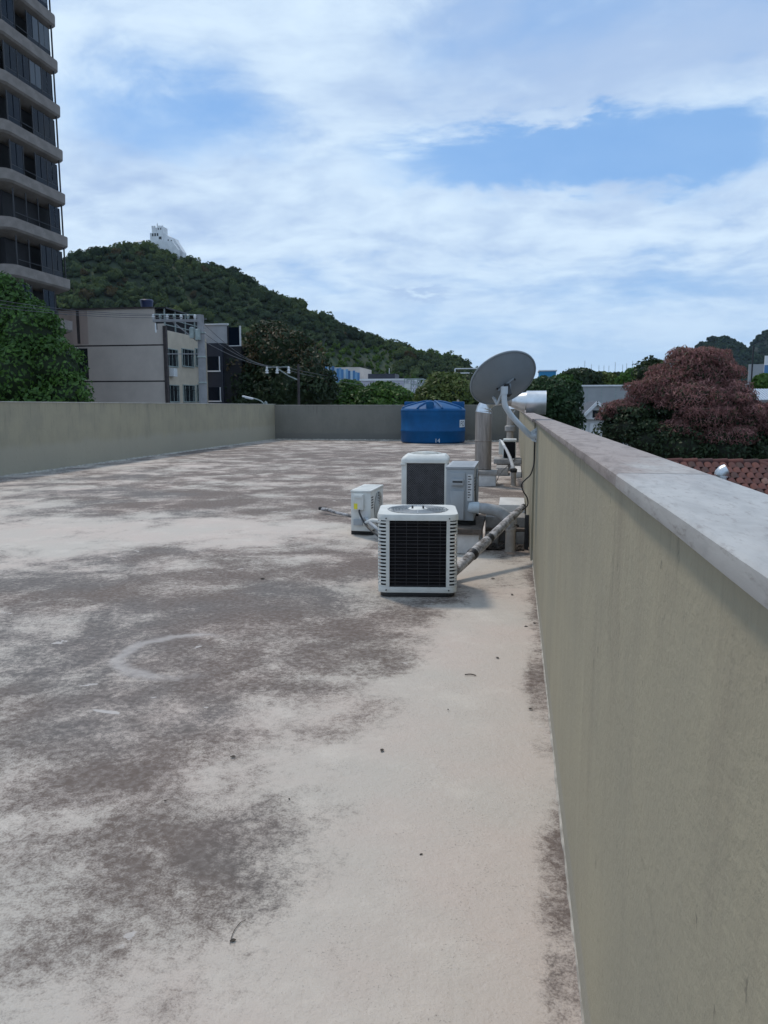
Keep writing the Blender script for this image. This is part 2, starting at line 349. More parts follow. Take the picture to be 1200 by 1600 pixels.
def copstone(name, clean):
    m, q, b, o = new_mat(name)
    co = q.n('ShaderNodeTexCoord').outputs['Object']
    grainy = q.noise(q.map(co, (30, 7, 30)), 3.0, 7, 0.7)
    veins = q.noise(q.map(co, (8, 2.5, 8)), 1.7, 8, 0.65, 0.8)
    a_, b2 = (0.41, 0.412, 0.405), (0.31, 0.312, 0.31)
    x, y, z = q.xyz(co)
    cc = q.mix(q.smooth(veins, 0.40, 0.72), c4(a_), c4(b2))
    wear = q.smooth(q.m('ADD', q.m('MULTIPLY', q.m('SUBTRACT', q.noise(q.map(co, (4, 1.2, 4)), 1.6, 8, 0.65, 0.5), 0.5), 4.0), y), *((1.1, 2.6) if clean else (0.9, 2.2)))
    dirty = q.mix(q.smooth(veins, 0.40, 0.72), (0.29, 0.248, 0.232, 1), (0.165, 0.135, 0.127, 1))
    cc = q.mix(q.m('MULTIPLY', wear, 0.9), cc, dirty)
    cc = q.mix(q.m('MULTIPLY', q.smooth(grainy, 0.52, 0.70), 0.6), cc, (0.15, 0.125, 0.115, 1))
    q.set(b.inputs['Base Color'], cc); b.inputs['Roughness'].default_value = 0.55 if clean else 0.8
    q.set(b.inputs['Normal'], q.bump(grainy, 0.25, 0.005)); return m
M_c1 = copstone('coping_stone_clean', True); M_c2 = copstone('coping_stone_weathered', False)
HR = 1.536
def inner_edge_mesh(name, x0, x1, y0, y1, z0, z1, mat):
    m = MB(); n = max(2, int((y1-y0)/0.25)); rr = random.Random(int(y0*10)+5); rs = []
    for i in range(n+1):
        y = y0+(y1-y0)*i/n; j = rr.uniform(-0.0015, 0.0015)
        rs.append([(x0+j, y, z0+0.002), (x0+j+0.002, y, z0), (x1, y, z0), (x1, y, z1), (x0+0.005+j, y, z1), (x0+j, y, z1-0.004)])
    return m.rings(rs).build(name, mat, smooth=50)
wr = thing('parapet_wall', 'long beige rendered parapet running beside the condensers, topped with stone slabs', 'wall', (0, 0, 0))
MB().box(XR, 0.355, -3, 8.3, -0.05, HR).build('wall', M_wallR, wr)
MB().box(XR-0.022, 0.3548, 8.3, YB+0.15, -0.05, HR).build('wall', M_wallR, wr)
joints = [-3.0, -0.6, 1.57, 3.9, 6.3, 8.3]
for i in range(5):
    o = inner_edge_mesh('coping_slab', XR-0.025, 0.385, joints[i]+0.004, joints[i+1]-0.004, HR, HR+0.03, M_c1 if i < 2 else M_c2); o.parent = wr
    if i == 1: o['label'] = 'clean pale stone coping slab'
y = 8.3
while y < YB-0.5:
    y1 = min(y+2.4, YB+0.15); o = inner_edge_mesh('coping_slab', XR-0.046, 0.385, y+0.002, y1-0.002, HR, HR+0.03, M_c2); o.parent = wr; y = y1
def fillet(p0, p1, nrm, parent, w=0.018, seed=1):      # ragged mortar bead where the wall meets the floor
    m = MB(); rr = random.Random(seed); p0 = Vector(p0); p1 = Vector(p1); n = int((p1-p0).length/0.06); rs = []; nrm = Vector(nrm)
    for i in range(n+1):
        p = p0.lerp(p1, i/n); k = w*rr.uniform(0.5, 1.1); h = w*rr.uniform(0.6, 1.2)
        rs.append([p-nrm*0.01-_Z*0.01, p+nrm*k-_Z*0.01, p+nrm*k*0.9+_Z*0.004, p+nrm*0.003+_Z*h, p-nrm*0.01+_Z*h])
    m.rings(rs).build('mortar_bead', M_mortar, parent, smooth=60)
fillet((XR, -1, 0), (XR, 8.3, 0), (-1, 0, 0), wr, 0.011, 2)
wl = thing('parapet_wall', 'long greenish beige parapet with a dull lower band, opposite the condensers', 'wall', (0, 0, 0))
MB().box(XL-0.16, XL, -3, YB-0.001, -0.05, 1.80).build('wall', M_wallL, wl)
y = -3.0
while y < YB-0.2:
    y1 = min(y+3.1, YB+0.17); MB().box(XL-0.18, XL+0.02, y+0.002, y1-0.002, 1.80, 1.822).build('coping_slab', M_copL, wl, bevel=0.004); y = y1
fillet((XL, -1, 0), (XL, YB, 0), (1, 0, 0), wl, 0.05, 3)
wb = thing('parapet_wall', 'plain grey end parapet behind the blue water tank', 'wall', (0, 0, 0))
MB().box(XL-0.16, XR-0.037, YB, YB+0.15, -0.05, 1.755).build('wall', M_wallB, wb)
x = XL+0.022
while x < -0.1:
    x1 = min(x+3.1, 0.17); MB().box(x+0.002, x1-0.002, YB-0.02, YB+0.17, 1.755, 1.775).build('coping_slab', M_copL, wb, bevel=0.004); x = x1
fillet((XL, YB, 0), (XR-0.04, YB, 0), (0, -1, 0), wb, 0.05, 4)

# ------------------------------------------------------------------ air conditioning units
M_acw = pmat('ac_white_paint', (0.62, 0.63, 0.60), 0.5, 0.08, 6, dirt=0.42, dirtcol=(0.35, 0.32, 0.28))
M_acg = pmat('ac_grey_paint', (0.34, 0.365, 0.385), 0.5, 0.06, 6, dirt=0.25, dirtcol=(0.22, 0.20, 0.18))
M_blk = pmat('black_plastic', (0.02, 0.02, 0.022), 0.5, 0.3, 10)
M_rub = pmat('black_rubber', (0.025, 0.025, 0.025), 0.85, 0.3, 10)
M_dark = pmat('dark_interior', (0.03, 0.03, 0.032), 0.8, 0.3, 8)
M_yel = pmat('yellow_sticker', (0.75, 0.68, 0.05), 0.5, 0.05)
M_lab = pmat('white_label', (0.62, 0.63, 0.63), 0.5, 0.05)
M_ink = pmat('label_print', (0.05, 0.05, 0.06), 0.6, 0.1)
M_galv = pmat('galvanised_sheet', (0.62, 0.64, 0.66), 0.32, 0.12, 5, metal=0.9, dirt=0.2, dirtcol=(0.35, 0.33, 0.31))
M_rusty = pmat('weathered_duct', (0.30, 0.265, 0.24), 0.6, 0.3, 2.5, metal=0.35, dirt=0.6, dirtcol=(0.16, 0.13, 0.11), stretch=(6, 6, 0.6))
M_conc = pmat('grey_concrete', (0.30, 0.29, 0.28), 0.95, 0.25, 6, bump=0.6, bscale=30, dirt=0.5)
M_concw = pmat('whitewashed_block', (0.58, 0.58, 0.58), 0.9, 0.15, 5, bump=0.4, bscale=40, dirt=0.4)
M_wood = pmat('old_brown_beam', (0.10, 0.082, 0.07), 0.95, 0.4, 8, bump=0.8, bscale=25, dirt=0.6)
M_pvc = pmat('dusty_pvc', (0.36, 0.32, 0.28), 0.6, 0.15, 8, dirt=0.5, dirtcol=(0.16, 0.13, 0.11))
M_insul = pmat('grey_pipe_wrap', (0.44, 0.43, 0.43), 0.9, 0.35, 18, bump=1.0, bscale=16, dirt=0.95, dirtcol=(0.10, 0.085, 0.075), dscale=11)
M_wrapl = pmat('grey_duct_wrap', (0.36, 0.38, 0.40), 0.7, 0.15, 12, bump=0.6, bscale=14, dirt=0.3)
M_tape = pmat('blue_grey_tape', (0.45, 0.52, 0.57), 0.5, 0.1, 12)
def coil_mat():
    m, q, b, o = new_mat('coil_fins')
    co = q.n('ShaderNodeTexCoord').outputs['Object']; x, y, z = q.xyz(co)
    w = q.m('SINE', q.m('MULTIPLY', z, 2*PI/0.021)); wv_ = q.m('SINE', q.m('MULTIPLY', q.m('ADD', x, y), 2*PI/0.006))
    n = q.noise(co, 9, 7, 0.7)
    cc = q.mix(q.smooth(w, 0.5, 0.95), (0.004, 0.004, 0.006, 1), (0.011, 0.011, 0.014, 1))
    cc = q.mix(q.m('MULTIPLY', q.smooth(n, 0.6, 0.8), 0.25), cc, (0.07, 0.06, 0.055, 1))
    q.set(b.inputs['Base Color'], cc); b.inputs['Roughness'].default_value = 0.6; b.inputs['Specular IOR Level'].default_value = 0.2
    q.set(b.inputs['Normal'], q.bump(q.m('ADD', w, q.m('MULTIPLY', wv_, 0.4)), 0.5, 0.004)); return m
M_coil = coil_mat()

def annulus(m, outer, r, z, z2=None):      # flat sheet between an outline and a circular hole
    n = len(outer); inn = []
    for p in outer:
        a = math.atan2(p[1], p[0]); inn.append((r*math.cos(a), r*math.sin(a)))
    m.add([(p[0],p[1],z) for p in outer]+[(p[0],p[1],z2 if z2 is not None else z) for p in inn], [(i,(i+1)%n,n+(i+1)%n,n+i) for i in range(n)])
    return inn
def ring_bars(m, radii, z, t=0.004, n=32, zf=None):
    for r in radii:
        m.tube([(r*math.cos(2*PI*i/n), r*math.sin(2*PI*i/n), zf(r) if zf else z) for i in range(n+1)], t, 4)

M_wireg = pmat('dark_wire', (0.035, 0.035, 0.04), 0.5, 0.2, 8)
def louvred_condenser():
    t = thing('condenser_unit', 'white square condenser with louvred corners, dark coil front and open fan top', 'air conditioner', (0,0,0))
    W, D, H = 0.355, 0.34, 0.745
    MB().prism(rsq(W-0.02, D-0.02, 0.08), 0.0, 0.04).build('base_tray', M_blk, t, bevel=0.004)
    m = MB(); out = rsq(W, D, 0.07); m.rings([[(x,y,z) for x,y in out] for z in (0.04, 0.09)]).build('bottom_rail', M_acw, t, bevel=0.004)
    MB().prism(rsq(W-0.022, D-0.022, 0.06), 0.09, 0.70).build('coil', M_coil, t, smooth=30)
    for sx, sy in ((1,-1), (1,1), (-1,1), (-1,-1)):
        r = 0.07; path = [(W-0.10, -D)]
        for i in range(7):
            a = R_(-90+90*i/6); path.append((W-r+r*math.cos(a), -D+r+r*math.sin(a)))
        path.append((W, -D+0.10))
        a0 = {(1,-1):0, (1,1):1, (-1,1):2, (-1,-1):3}[(sx,sy)]
        def rot(p):
            x, y = p
            if a0 in (1, 3): x, y = x/W*D, y/D*W
            for _ in range(a0): x, y = -y, x
            return (x, y)
        pp = [rot(p) for p in path]
        m = MB(); zb, zt = 0.09, 0.70; n = 19; stp = (zt-zb)/n
        for i in range(n): m.strip(pp[1:-1], zb+i*stp+0.001, zb+i*stp+stp*0.52, 0.008)
        p0 = [pp[0], ((pp[0][0]*0.70+pp[1][0]*0.30), (pp[0][1]*0.70+pp[1][1]*0.30))]
        m.strip(pp[:2], zb, zt, 0.010); m.strip(pp[-2:], zb, zt, 0.010)
        m.build('corner_louvre', M_acw, t, smooth=40)
    m = MB(); out = rsq(W+0.008, D+0.008, 0.10, 6)
    rs = [[(x*s, y*s, z) for x, y in out] for s, z in ((1,0.695),(1,0.735),(0.985,0.748))]
    m.rings(rs, False, False); inn = annulus(m, [(x*0.985, y*0.985) for x, y in out], 0.285, 0.748)
    nn = len(out); m.add([(x,y,0.748) for x,y in inn]+[(x*0.97,y*0.97,0.63) for x,y in inn], [(i,(i+1)%nn,nn+(i+1)%nn,nn+i) for i in range(nn)])
    m.add([(x,y,0.695) for x,y in out], [tuple(range(nn))])
    top = m.build('top_cover', M_acw, t, smooth=30)
    m = MB(); ring_bars(m, [0.10, 0.13, 0.16, 0.19, 0.22, 0.25, 0.275], 0.752, 0.0035)
    for i in range(12):
        a = 2*PI*i/12; m.bar((0.09*math.cos(a), 0.09*math.sin(a), 0.7525), (0.283*math.cos(a), 0.283*math.sin(a), 0.7525), 0.006)
    m.build('fan_guard', M_acg, t)
    MB().lathe([(0.0,0.70),(0.085,0.70),(0.09,0.757),(0.075,0.766),(0.0,0.768)], 24).build('motor_cap', M_acw, t, smooth=40)
    for i in range(4):
        a = R_(45+90*i); MB().lathe([(0.009,0),(0.009,0.014),(0,0.016)], 8, (0.07*math.cos(a), 0.07*math.sin(a), 0.763)).build('bolt', M_blk, t)
    m = MB()
    for i in range(3):
        a = 2*PI*i/3; c, s = math.cos(a), math.sin(a); pts = []
        for u, v, z in ((0.08,-0.03,0.67),(0.26,-0.10,0.66),(0.27,0.07,0.69),(0.08,0.04,0.70)): pts.append((u*c-v*s, u*s+v*c, z))
        m.add(pts+[(x,y,z-0.004) for x,y,z in pts], [(0,1,2,3),(7,6,5,4),(0,4,5,1),(1,5,6,2),(2,6,7,3),(3,7,4,0)])
    m.build('fan_blades', M_acg, t)
    m = MB()
    for i in range(19):
        z = 0.105+i*0.0315; m.bar((-W+0.10, -D+0.008, z), (W-0.10, -D+0.008, z), 0.004)
    for i in range(5):
        x = -0.2+i*0.1; m.bar((x, -D+0.012, 0.09), (x, -D+0.012, 0.70), 0.0035)
    m.build('wire_guard', M_wireg, t)
    for x in (-0.28, 0.28):
        for z in (0.065, 0.715): MB().tube([(x,-D-0.014,z),(x,-D+0.002,z)], 0.006, 8).build('screw', M_blk, t)
    return t
u = louvred_condenser(); p = atz(652, 934); az0 = math.atan2(p.x, p.y)
u.location = (p.x+0.34*math.sin(az0), p.y+0.34*math.cos(az0), 0.005); u.rotation_euler.z = -az0

def mesh_condenser():
    t = thing('condenser_unit', 'taller pale grey condenser with dark mesh front and domed top behind the louvred one', 'air conditioner')
    W, D, H = 0.375, 0.37, 0.80
    MB().prism(rsq(W-0.01, D-0.01, 0.05), 0, 0.06).build('base_tray', M_acg, t, bevel=0.004)
    MB().prism(rsq(W-0.03, D-0.03, 0.05), 0.06, 0.79).build('coil', M_coil, t, smooth=30)
    for sx in (-1, 1):
        for sy in (-1, 1):
            wd = 0.085 if sx < 0 else 0.05
            x0, x1 = sorted((sx*W, sx*(W-wd))); y0, y1 = sorted((sy*D, sy*(D-0.06)))
            MB().box(x0, x1, y0, y1, 0.06, 0.79).build('corner_post', M_acw, t, bevel=0.012)
    mm = M_acg
    def face(ax):
        m = MB(); w = W-0.05; zt, zb = 0.79, 0.06; s = 0.03; n = int((2*w+(zt-zb))/s)
        for i in range(n):
            for dirn in (1, -1):
                u0 = -w+i*s; pts = []
                a = (u0, zb); b = (u0-(zt-zb), zt)
                u_a = min(max(u0, -w), w); u_b = max(u0-(zt-zb), -w)
                za = zb+(u0-u_a); zb_ = zb+(u0-u_b)
                if za >= zt or u_b >= u_a: continue
                zb_ = min(zb_, zt)
                A = (dirn*u_a, za); B = (dirn*u_b, zb_)
                y = -D+0.012+(0.002 if dirn < 0 else 0)
                if ax == 0: m.bar((A[0], y, A[1]), (B[0], y, B[1]), 0.005)
                elif ax == 1: m.bar((-y, A[0], A[1]), (-y, B[0], B[1]), 0.005)
                else: m.bar((y, A[0], A[1]), (y, B[0], B[1]), 0.005)
        m.build('mesh_grille', M_grill, t)
    face(0); face(1); face(2)
    out = rsq(W+0.012, D+0.012, 0.07, 6); m = MB()
    m.rings([[(x*s, y*s, z) for x, y in out] for s, z in ((0.985,0.785),(1,0.79),(1,0.835),(0.985,0.850),(0.93,0.880),(0.84,0.910))], True, False)
    annulus(m, [(x*0.84, y*0.84) for x, y in out], 0.27, 0.910, 0.925)
    n = 32; m.add([(0.27*math.cos(2*PI*i/n), 0.27*math.sin(2*PI*i/n), 0.88) for i in range(n)], [tuple(range(n))])
    m.build('top_cover', M_acw, t, smooth=40)
    m = MB(); ring_bars(m, [0.05, 0.09, 0.13, 0.17, 0.21, 0.25], 0.89, 0.0045, 28, lambda r: 0.926+0.03*(1-(r/0.27)**2))
    for i in range(8):
        a = 2*PI*i/8; m.tube([(r*math.cos(a), r*math.sin(a), 0.926+0.03*(1-(r/0.27)**2)) for r in (0.03, 0.1, 0.18, 0.275)], 0.004, 4)
    m.build('fan_guard', M_acw, t)
    MB().box(-W-0.016, -W+0.07, -D-0.016, -D+0.05, 0.75, 0.786).build('corner_cap', M_acw, t, bevel=0.008)
    return t
M_grill = pmat('grille_wire', (0.13, 0.13, 0.14), 0.5, 0.2, 8)
u = mesh_condenser(); u.location = (at(665, 790, 12.4).x, 12.4, 0.0); u.rotation_euler.z = R_(3)

def split_unit(name, label, L, D, H, white, sticker):
    # long axis along +Y, service end faces -Y, fan side faces +X
    t = thing(name, label, 'air conditioner'); mt = M_acw if white else M_acg
    z0 = 0.06
    MB().box(-D/2, D/2, 0, L, z0, z0+H-0.03).build('casing', mt, t, bevel=0.010)
    MB().box(-D/2-0.006, D/2+0.006, -0.006, L+0.006, z0+H-0.03, z0+H).build('lid', mt, t, bevel=0.008)
    for i in range(4): MB().box(-D/2+0.03, D/2-0.03, L*(0.12+0.22*i), L*(0.12+0.22*i)+0.05, z0+H, z0+H+0.004).build('lid_rib', mt, t)
    for y in (0.08, L-0.13): MB().box(-D/2-0.02, D/2+0.02, y, y+0.05, 0, z0).build('foot', M_rub, t, bevel=0.004)
    # fan side
    cy, cz, r = L*0.56, z0+H*0.48, min(H*0.42, L*0.33)
    m = MB(); n = 28
    m.add([(D/2+0.003, cy+r*math.cos(2*PI*i/n), cz+r*math.sin(2*PI*i/n)) for i in range(n)], [tuple(range(n))]).build('fan_opening', M_dark, t)
    m = MB()
    for q in (0.2, 0.36, 0.52, 0.68, 0.84, 1.0): m.tube([(D/2+0.012, cy+r*q*math.cos(2*PI*i/n), cz+r*q*math.sin(2*PI*i/n)) for i in range(n+1)], 0.004, 4)
    for i in range(10):
        a = 2*PI*i/10; m.bar((D/2+0.010, cy, cz), (D/2+0.010, cy+r*math.cos(a), cz+r*math.sin(a)), 0.005)
    m.build('fan_grille', mt, t)
    for i in range(5): MB().box(D/2-0.002, D/2+0.003, 0.03, L*0.18, z0+H*0.55+i*0.035, z0+H*0.55+i*0.035+0.016).build('vent_slot', M_dark, t)
    return t, mt, z0
s1, mt, z0 = split_unit('split_condenser', 'small white split condenser on rubber feet with a yellow sticker on its end', 0.78, 0.27, 0.545, True, True)
MB().box(-0.095, 0.045, -0.045, -0.001, z0+0.285, z0+0.50).build('service_cover', M_acw, s1, bevel=0.008)
MB().box(-0.08, 0.03, -0.056, -0.044, z0+0.44, z0+0.485).build('grip', M_acw, s1, bevel=0.006)
MB().box(-0.082, -0.035, -0.0475, -0.044, z0+0.30, z0+0.375).build('sticker', M_yel, s1)
MB().box(-0.02, 0.10, -0.0035, -0.0005, z0+0.14, z0+0.27).build('label_plate', M_lab, s1)
MB().box(-0.095, 0.03, -0.03, -0.001, z0+0.08, z0+0.16).build('valve_box', M_acg, s1, bevel=0.006)
for zz_ in (0.10, 0.17): MB().tube([(0.07,-0.06,z0+zz_),(0.07,0.0,z0+zz_)], 0.018, 10).build('valve', M_galv, s1, smooth=40)
p = atz(564, 837); s1.location = (p.x, p.y, 0.0); s1.rotation_euler.z = R_(-2)
s2, mt, z0 = split_unit('split_condenser', 'grey split condenser raised on beams and white blocks beside the parapet', 0.95, 0.33, 0.64, False, False)
MB().box(-0.12, 0.06, -0.018, -0.001, z0+0.01, z0+0.57).build('service_cover', M_acg, s2, bevel=0.006)
MB().box(-0.10, 0.045, -0.05, -0.016, z0+0.42, z0+0.50).build('grip', M_acg, s2, bevel=0.010)
MB().box(-0.085, 0.03, -0.0515, -0.049, z0+0.455, z0+0.475).build('grip_slot', M_blk, s2)
MB().box(-0.11, 0.05, -0.045, -0.016, z0+0.015, z0+0.36).build('lower_cover', M_acg, s2, bevel=0.012)
lb = MB().box(0.085, 0.145, -0.0035, -0.0005, z0+0.24, z0+0.55).build('label_plate', M_lab, s2)
m = MB()
for i, w in enumerate([0.03, 0.04, 0.02, 0.038, 0.03, 0.04, 0.025, 0.035, 0.02]): m.box(0.092, 0.092+w, -0.0045, -0.0034, z0+0.52-i*0.031, z0+0.532-i*0.031)
m.build('label_print', M_ink, lb)
p = at(718, 822, 8.75); S2 = Vector((p.x, 8.75, 0.30)); s2.location = S2
# its supports
blk = [(715, 747, 834, 866, 8.62)]
b0 = atz(715, 866); bx0 = at(716, 850, b0.y).x; bx1 = at(748, 850, b0.y).x
def conc_block(name, label, x0, x1, y0, y1, z0, z1, mat, cat='block', bev=0.012, group=None):
    o = MB().box(-(x1-x0)/2, (x1-x0)/2, 0, y1-y0, 0, z1-z0).build(name, mat, bevel=bev, loc=((x0+x1)/2, y0, z0)); return tag(o, label, cat, group)
conc_block('support_block', 'whitewashed block carrying the near end of the grey split condenser', bx0-0.03, bx1, 8.55, 8.80, 0, 0.235, M_concw)
conc_block('support_block', 'whitewashed block under the far end of the grey split condenser', bx0-0.03, bx1, 9.45, 9.70, 0, 0.235, M_concw)
conc_block('support_beam', 'dark weathered beam lying on the blocks under the grey split condenser', bx0-0.13, bx1+0.03, 8.50, 9.78, 0.235, 0.30, M_wood, 'beam', 0.006)
# low concrete plinth and planks between the grey unit and the parapet
conc_block('plinth', 'rough grey concrete plinth between the grey split condenser and the parapet', bx1+0.04, 0.16, 9.35, 9.75, 0, 0.33, M_conc, 'plinth', 0.02)
conc_block('plank', 'dark plank lying in front of the rough concrete plinth', bx1+0.05, 0.185, 9.18, 9.30, 0.17, 0.21, M_wood, 'plank', 0.004)
conc_block('brick_block', 'broken block holding up the dark plank by the parapet', 0.05, 0.17, 9.16, 9.32, 0, 0.17, M_conc, 'block', 0.02)
conc_block('brick_block', 'broken block holding up the dark plank by the grey condenser', bx1+0.07, bx1+0.21, 9.16, 9.32, 0, 0.17, M_conc, 'block', 0.02)
a = atz(779, 803); 
conc_block('step_box', 'low white painted step box against the parapet behind the pipes', a.x, 0.19, a.y, a.y+1.0, 0, 0.15, pmat('white_step_paint', (0.56, 0.56, 0.55), 0.85, 0.1, 4, dirt=0.25), 'box')
o = MB().box(-0.025, 0.025, -0.02, 0.02, 0, 0.42).build('drain_pipe', M_dark, bevel=0.006, loc=(0.17, 8.95, 0)); tag(o, 'short dark upright box section against the parapet', 'pipe')
# rubble heaped under the plank
M_soil = pmat('black_rubble', (0.045, 0.038, 0.034), 0.95, 0.4, 12, bump=0.8, bscale=25)
rr = random.Random(8)
for i in range(26):
    s = rr.uniform(0.02, 0.06); x = rr.uniform(bx1+0.06, 0.14); y = rr.uniform(8.84, 9.14); m = MB()
    m.lathe([(s*0.5,0),(s,s*0.35),(s*0.8,s*0.8),(s*0.25,s)], 7)
    m.v = [(a_+rr.uniform(-.25,.25)*s, b2+rr.uniform(-.25,.25)*s, max(0,c+rr.uniform(-.15,.15)*s)) for a_, b2, c in m.v]
    o = m.build('rubble_stone', M_soil, loc=(x, y, 0)); tag(o, 'dark lump of rubble on the floor in front of the plank', 'stone', 'rubble by the pipe stub')

# pipes at the grey unit
def P(x, y, Y): return at(x, y, Y)
st_ = atz(797, 861)
t = thing('pipe_stub', 'beige upright pipe stub with taped top by the parapet, below the slanting pipe', 'pipe', (st_.x, st_.y, 0))
MB().lathe([(0.068,-0.01),(0.060,0.02),(0.058,0.24),(0.064,0.245),(0.064,0.29),(0.05,0.30)], 18).build('sleeve', M_pvc, t, smooth=40)
MB().lathe([(0.062,0.26),(0.075,0.29),(0.070,0.37),(0.055,0.44),(0.035,0.46)], 14).build('tape_wrap', M_insul, t, smooth=40)
MB().tube([(0.03,-0.03,0.33),(0.085,-0.02,0.31),(0.08,0.05,0.29)], 0.012, 8, 4).build('cut_cable', M_blk, t)
t = thing('insulated_pipe', 'fat grey wrapped pipe bending from the grey split condenser down to the stub', 'pipe', tuple(P(740, 793, 8.72)))
L0 = Vector(t.location); 
def loc_(pts): return [Vector(q)-L0 for q in pts]
MB().tube(loc_([P(741,793,8.72), P(758,795,8.74), P(775,798,8.76), P(788,805,8.78), P(795,815,8.78), P(797,823,8.78)]), [0.055,0.066,0.068,0.068,0.062,0.05], 14, 5).build('wrap', M_wrapl, t, smooth=60)
MB().tube(loc_([P(732,792,8.72), P(738,793,8.72), P(748,793.5,8.73)]), [0.05,0.066,0.072], 14, 3).build('tape_end', M_tape, t, smooth=60)
# slanting pipe
A = atz(700, 902, 0.06); A = Vector(A); Bq = P(816, 793, 8.45)
t = thing('insulated_pipe', 'long blotchy wrapped pipe slanting up from behind the louvred condenser to the parapet', 'pipe', tuple(A)); L0 = A
d = Bq-A; side = Vector((0.01, 0, 0.015))
pts = [A, A+d*0.2-side*0.6, A+d*0.36+side*0.2, A+d*0.55-side*0.4, A+d*0.78, Bq]
MB().tube(loc_(pts), [0.046,0.050,0.055,0.047,0.045,0.034], 14, 5).build('wrap', M_insul, t, smooth=60)
for q, r in ((0.30, 0.060), (0.52, 0.052)):
    c = A+d*q; MB().tube(loc_([c-d*0.022, c-d*0.006, c+d*0.012, c+d*0.02]), [r*0.93, r*1.05, r, r*0.9], 12).build('tape_band', M_blk, t, smooth=40)
MB().tube(loc_([Bq-d*0.03, Bq+d*0.025]), [0.034, 0.028], 12).build('open_end', M_blk, t, smooth=40)
# white split's lines
p = s1.location
t = thing('refrigerant_lines', 'pair of white wrapped lines and black cable drooping from the small white split', 'pipe', (p.x+0.05, p.y-0.05, 0)); L0 = Vector(t.location)
w0 = Vector((p.x, p.y, 0))
MB().tube(loc_([w0+Vector((0.06,-0.02,0.16)), w0+Vector((0.09,-0.12,0.19)), w0+Vector((0.20,-0.20,0.24)), w0+Vector((0.34,-0.26,0.22)), w0+Vector((0.50,-0.30,0.10)), w0+Vector((0.62,-0.34,0.03))]), 0.027, 10, 5).build('white_line', M_acw, t, smooth=60)
MB().tube(loc_([w0+Vector((0.06,-0.02,0.23)), w0+Vector((0.10,-0.10,0.24)), w0+Vector((0.20,-0.24,0.19)), w0+Vector((0.32,-0.33,0.12)), w0+Vector((0.44,-0.36,0.03))]), 0.024, 10, 5).build('grey_line', M_wrapl, t, smooth=60)
MB().tube(loc_([w0+Vector((-0.01,-0.045,0.35)), w0+Vector((0.0,-0.075,0.31)), w0+Vector((0.07,-0.13,0.20)), w0+Vector((0.18,-0.28,0.13)), w0+Vector((0.28,-0.36,0.08)), w0+Vector((0.36,-0.40,0.012))]), 0.013, 8, 6).build('black_cable', M_blk, t, smooth=60)
A = atz(503, 800, 0.03); B2 = atz(546, 806, 0.03)
t = thing('loose_pipe', 'pale wrapped pipe with dark open tip lying on the floor beside the small white split', 'pipe', tuple(A)); L0 = A
MB().tube(loc_([A+Vector((0.0,0,0.05)), A.lerp(B2,0.3)+Vector((0,0,0.045)), A.lerp(B2,0.6)+Vector((0,0,0.02)), B2+Vector((0.08,0,-0.005))]), [0.03,0.028,0.025,0.025], 10, 4).build('wrap', M_insul, t, smooth=60)
MB().tube(loc_([A+Vector((-0.05,0,0.058)), A+Vector((0.07,0,0.053))]), [0.026,0.033], 10).build('dark_tip', M_rub, t, smooth=40)

# ------------------------------------------------------------------ chimney duct and its outlet over the wall
cb = atz(759, 760)
CY = cb.y+0.35; CX = at(754.5, 700, CY).x
conc_block('duct_plinth', 'whitewashed plinth with dark ragged cap under the round metal flue', CX-0.24, CX+0.30, CY-0.32, CY+0.30, 0, 0.24, M_concw, 'plinth', 0.012)
conc_block('plinth_slab', 'ragged weathered slab capping the plinth of the round metal flue', CX-0.27, CX+0.33, CY-0.35, CY+0.33, 0.24, 0.33, M_conc, 'slab', 0.02)
t = thing('flue_duct', 'round weathered metal flue rising from a plinth and turning out over the parapet', 'duct', (CX, CY, 0.33)); L0 = Vector(t.location)
R0 = 0.172
M_rusty2 = pmat('weathered_cross_duct', (0.36, 0.33, 0.30), 0.5, 0.3, 2.5, metal=0.5, dirt=0.6, dirtcol=(0.18, 0.14, 0.11))
def seg(z0, z1): return MB().lathe([(R0-0.02,z0),(R0,z0),(R0,z0+0.02),(R0+0.012,z0+0.025),(R0+0.012,z0+0.045),(R0,z0+0.05),(R0,z1),(R0-0.02,z1)], 28).build('duct_section', M_rusty, t, smooth=40)
seg(0, 0.60); seg(0.60, 1.27); zt = 1.27
MB().box(R0-0.01, R0+0.016, -0.02, 0.02, 0.0, 1.27).build('seam', M_rusty, t, bevel=0.004)
ez = 1.78-0.33
elb = [(0,0,zt-0.03), (0.012,0,zt+0.06), (0.06,0,zt+0.15), (0.17,0,zt+0.23), (0.36,0,zt+0.26)]
m = MB(); m.tube(elb, [R0+0.004,R0-0.012,R0-0.030,R0-0.040,0.130], 28); m.build('elbow', M_galv, t, smooth=25)
for i in range(1, 4):
    q = Vector(elb[i]); tt = (Vector(elb[i+1])-Vector(elb[i-1])).normalized(); MB().tube([q-tt*0.012, q+tt*0.012], (R0-0.006, R0-0.024, R0-0.034)[i-1], 28).build('elbow_band', M_galv, t, smooth=40)
zc_ = zt+0.26
xe = at(853, 630, CY).x-CX
xs_ = at(822, 630, CY).x-CX
MB().tube([(0.35,0,zt+0.26), (0.42,0,zc_), (xs_-0.28,0,zc_-0.04)], [0.129, 0.129, 0.129], 28).build('cross_duct', M_rusty2, t, smooth=30)
MB().tube([(xs_-0.30,0,zc_-0.04), (xs_,0,zc_-0.08)], [0.134, 0.235], 28, cap=False).build('reducer', M_galv, t, smooth=30)
n = 32
def xr(x, r): return [(x, r*math.cos(2*PI*i/n), zc_-0.08+r*math.sin(2*PI*i/n)) for i in range(n)]
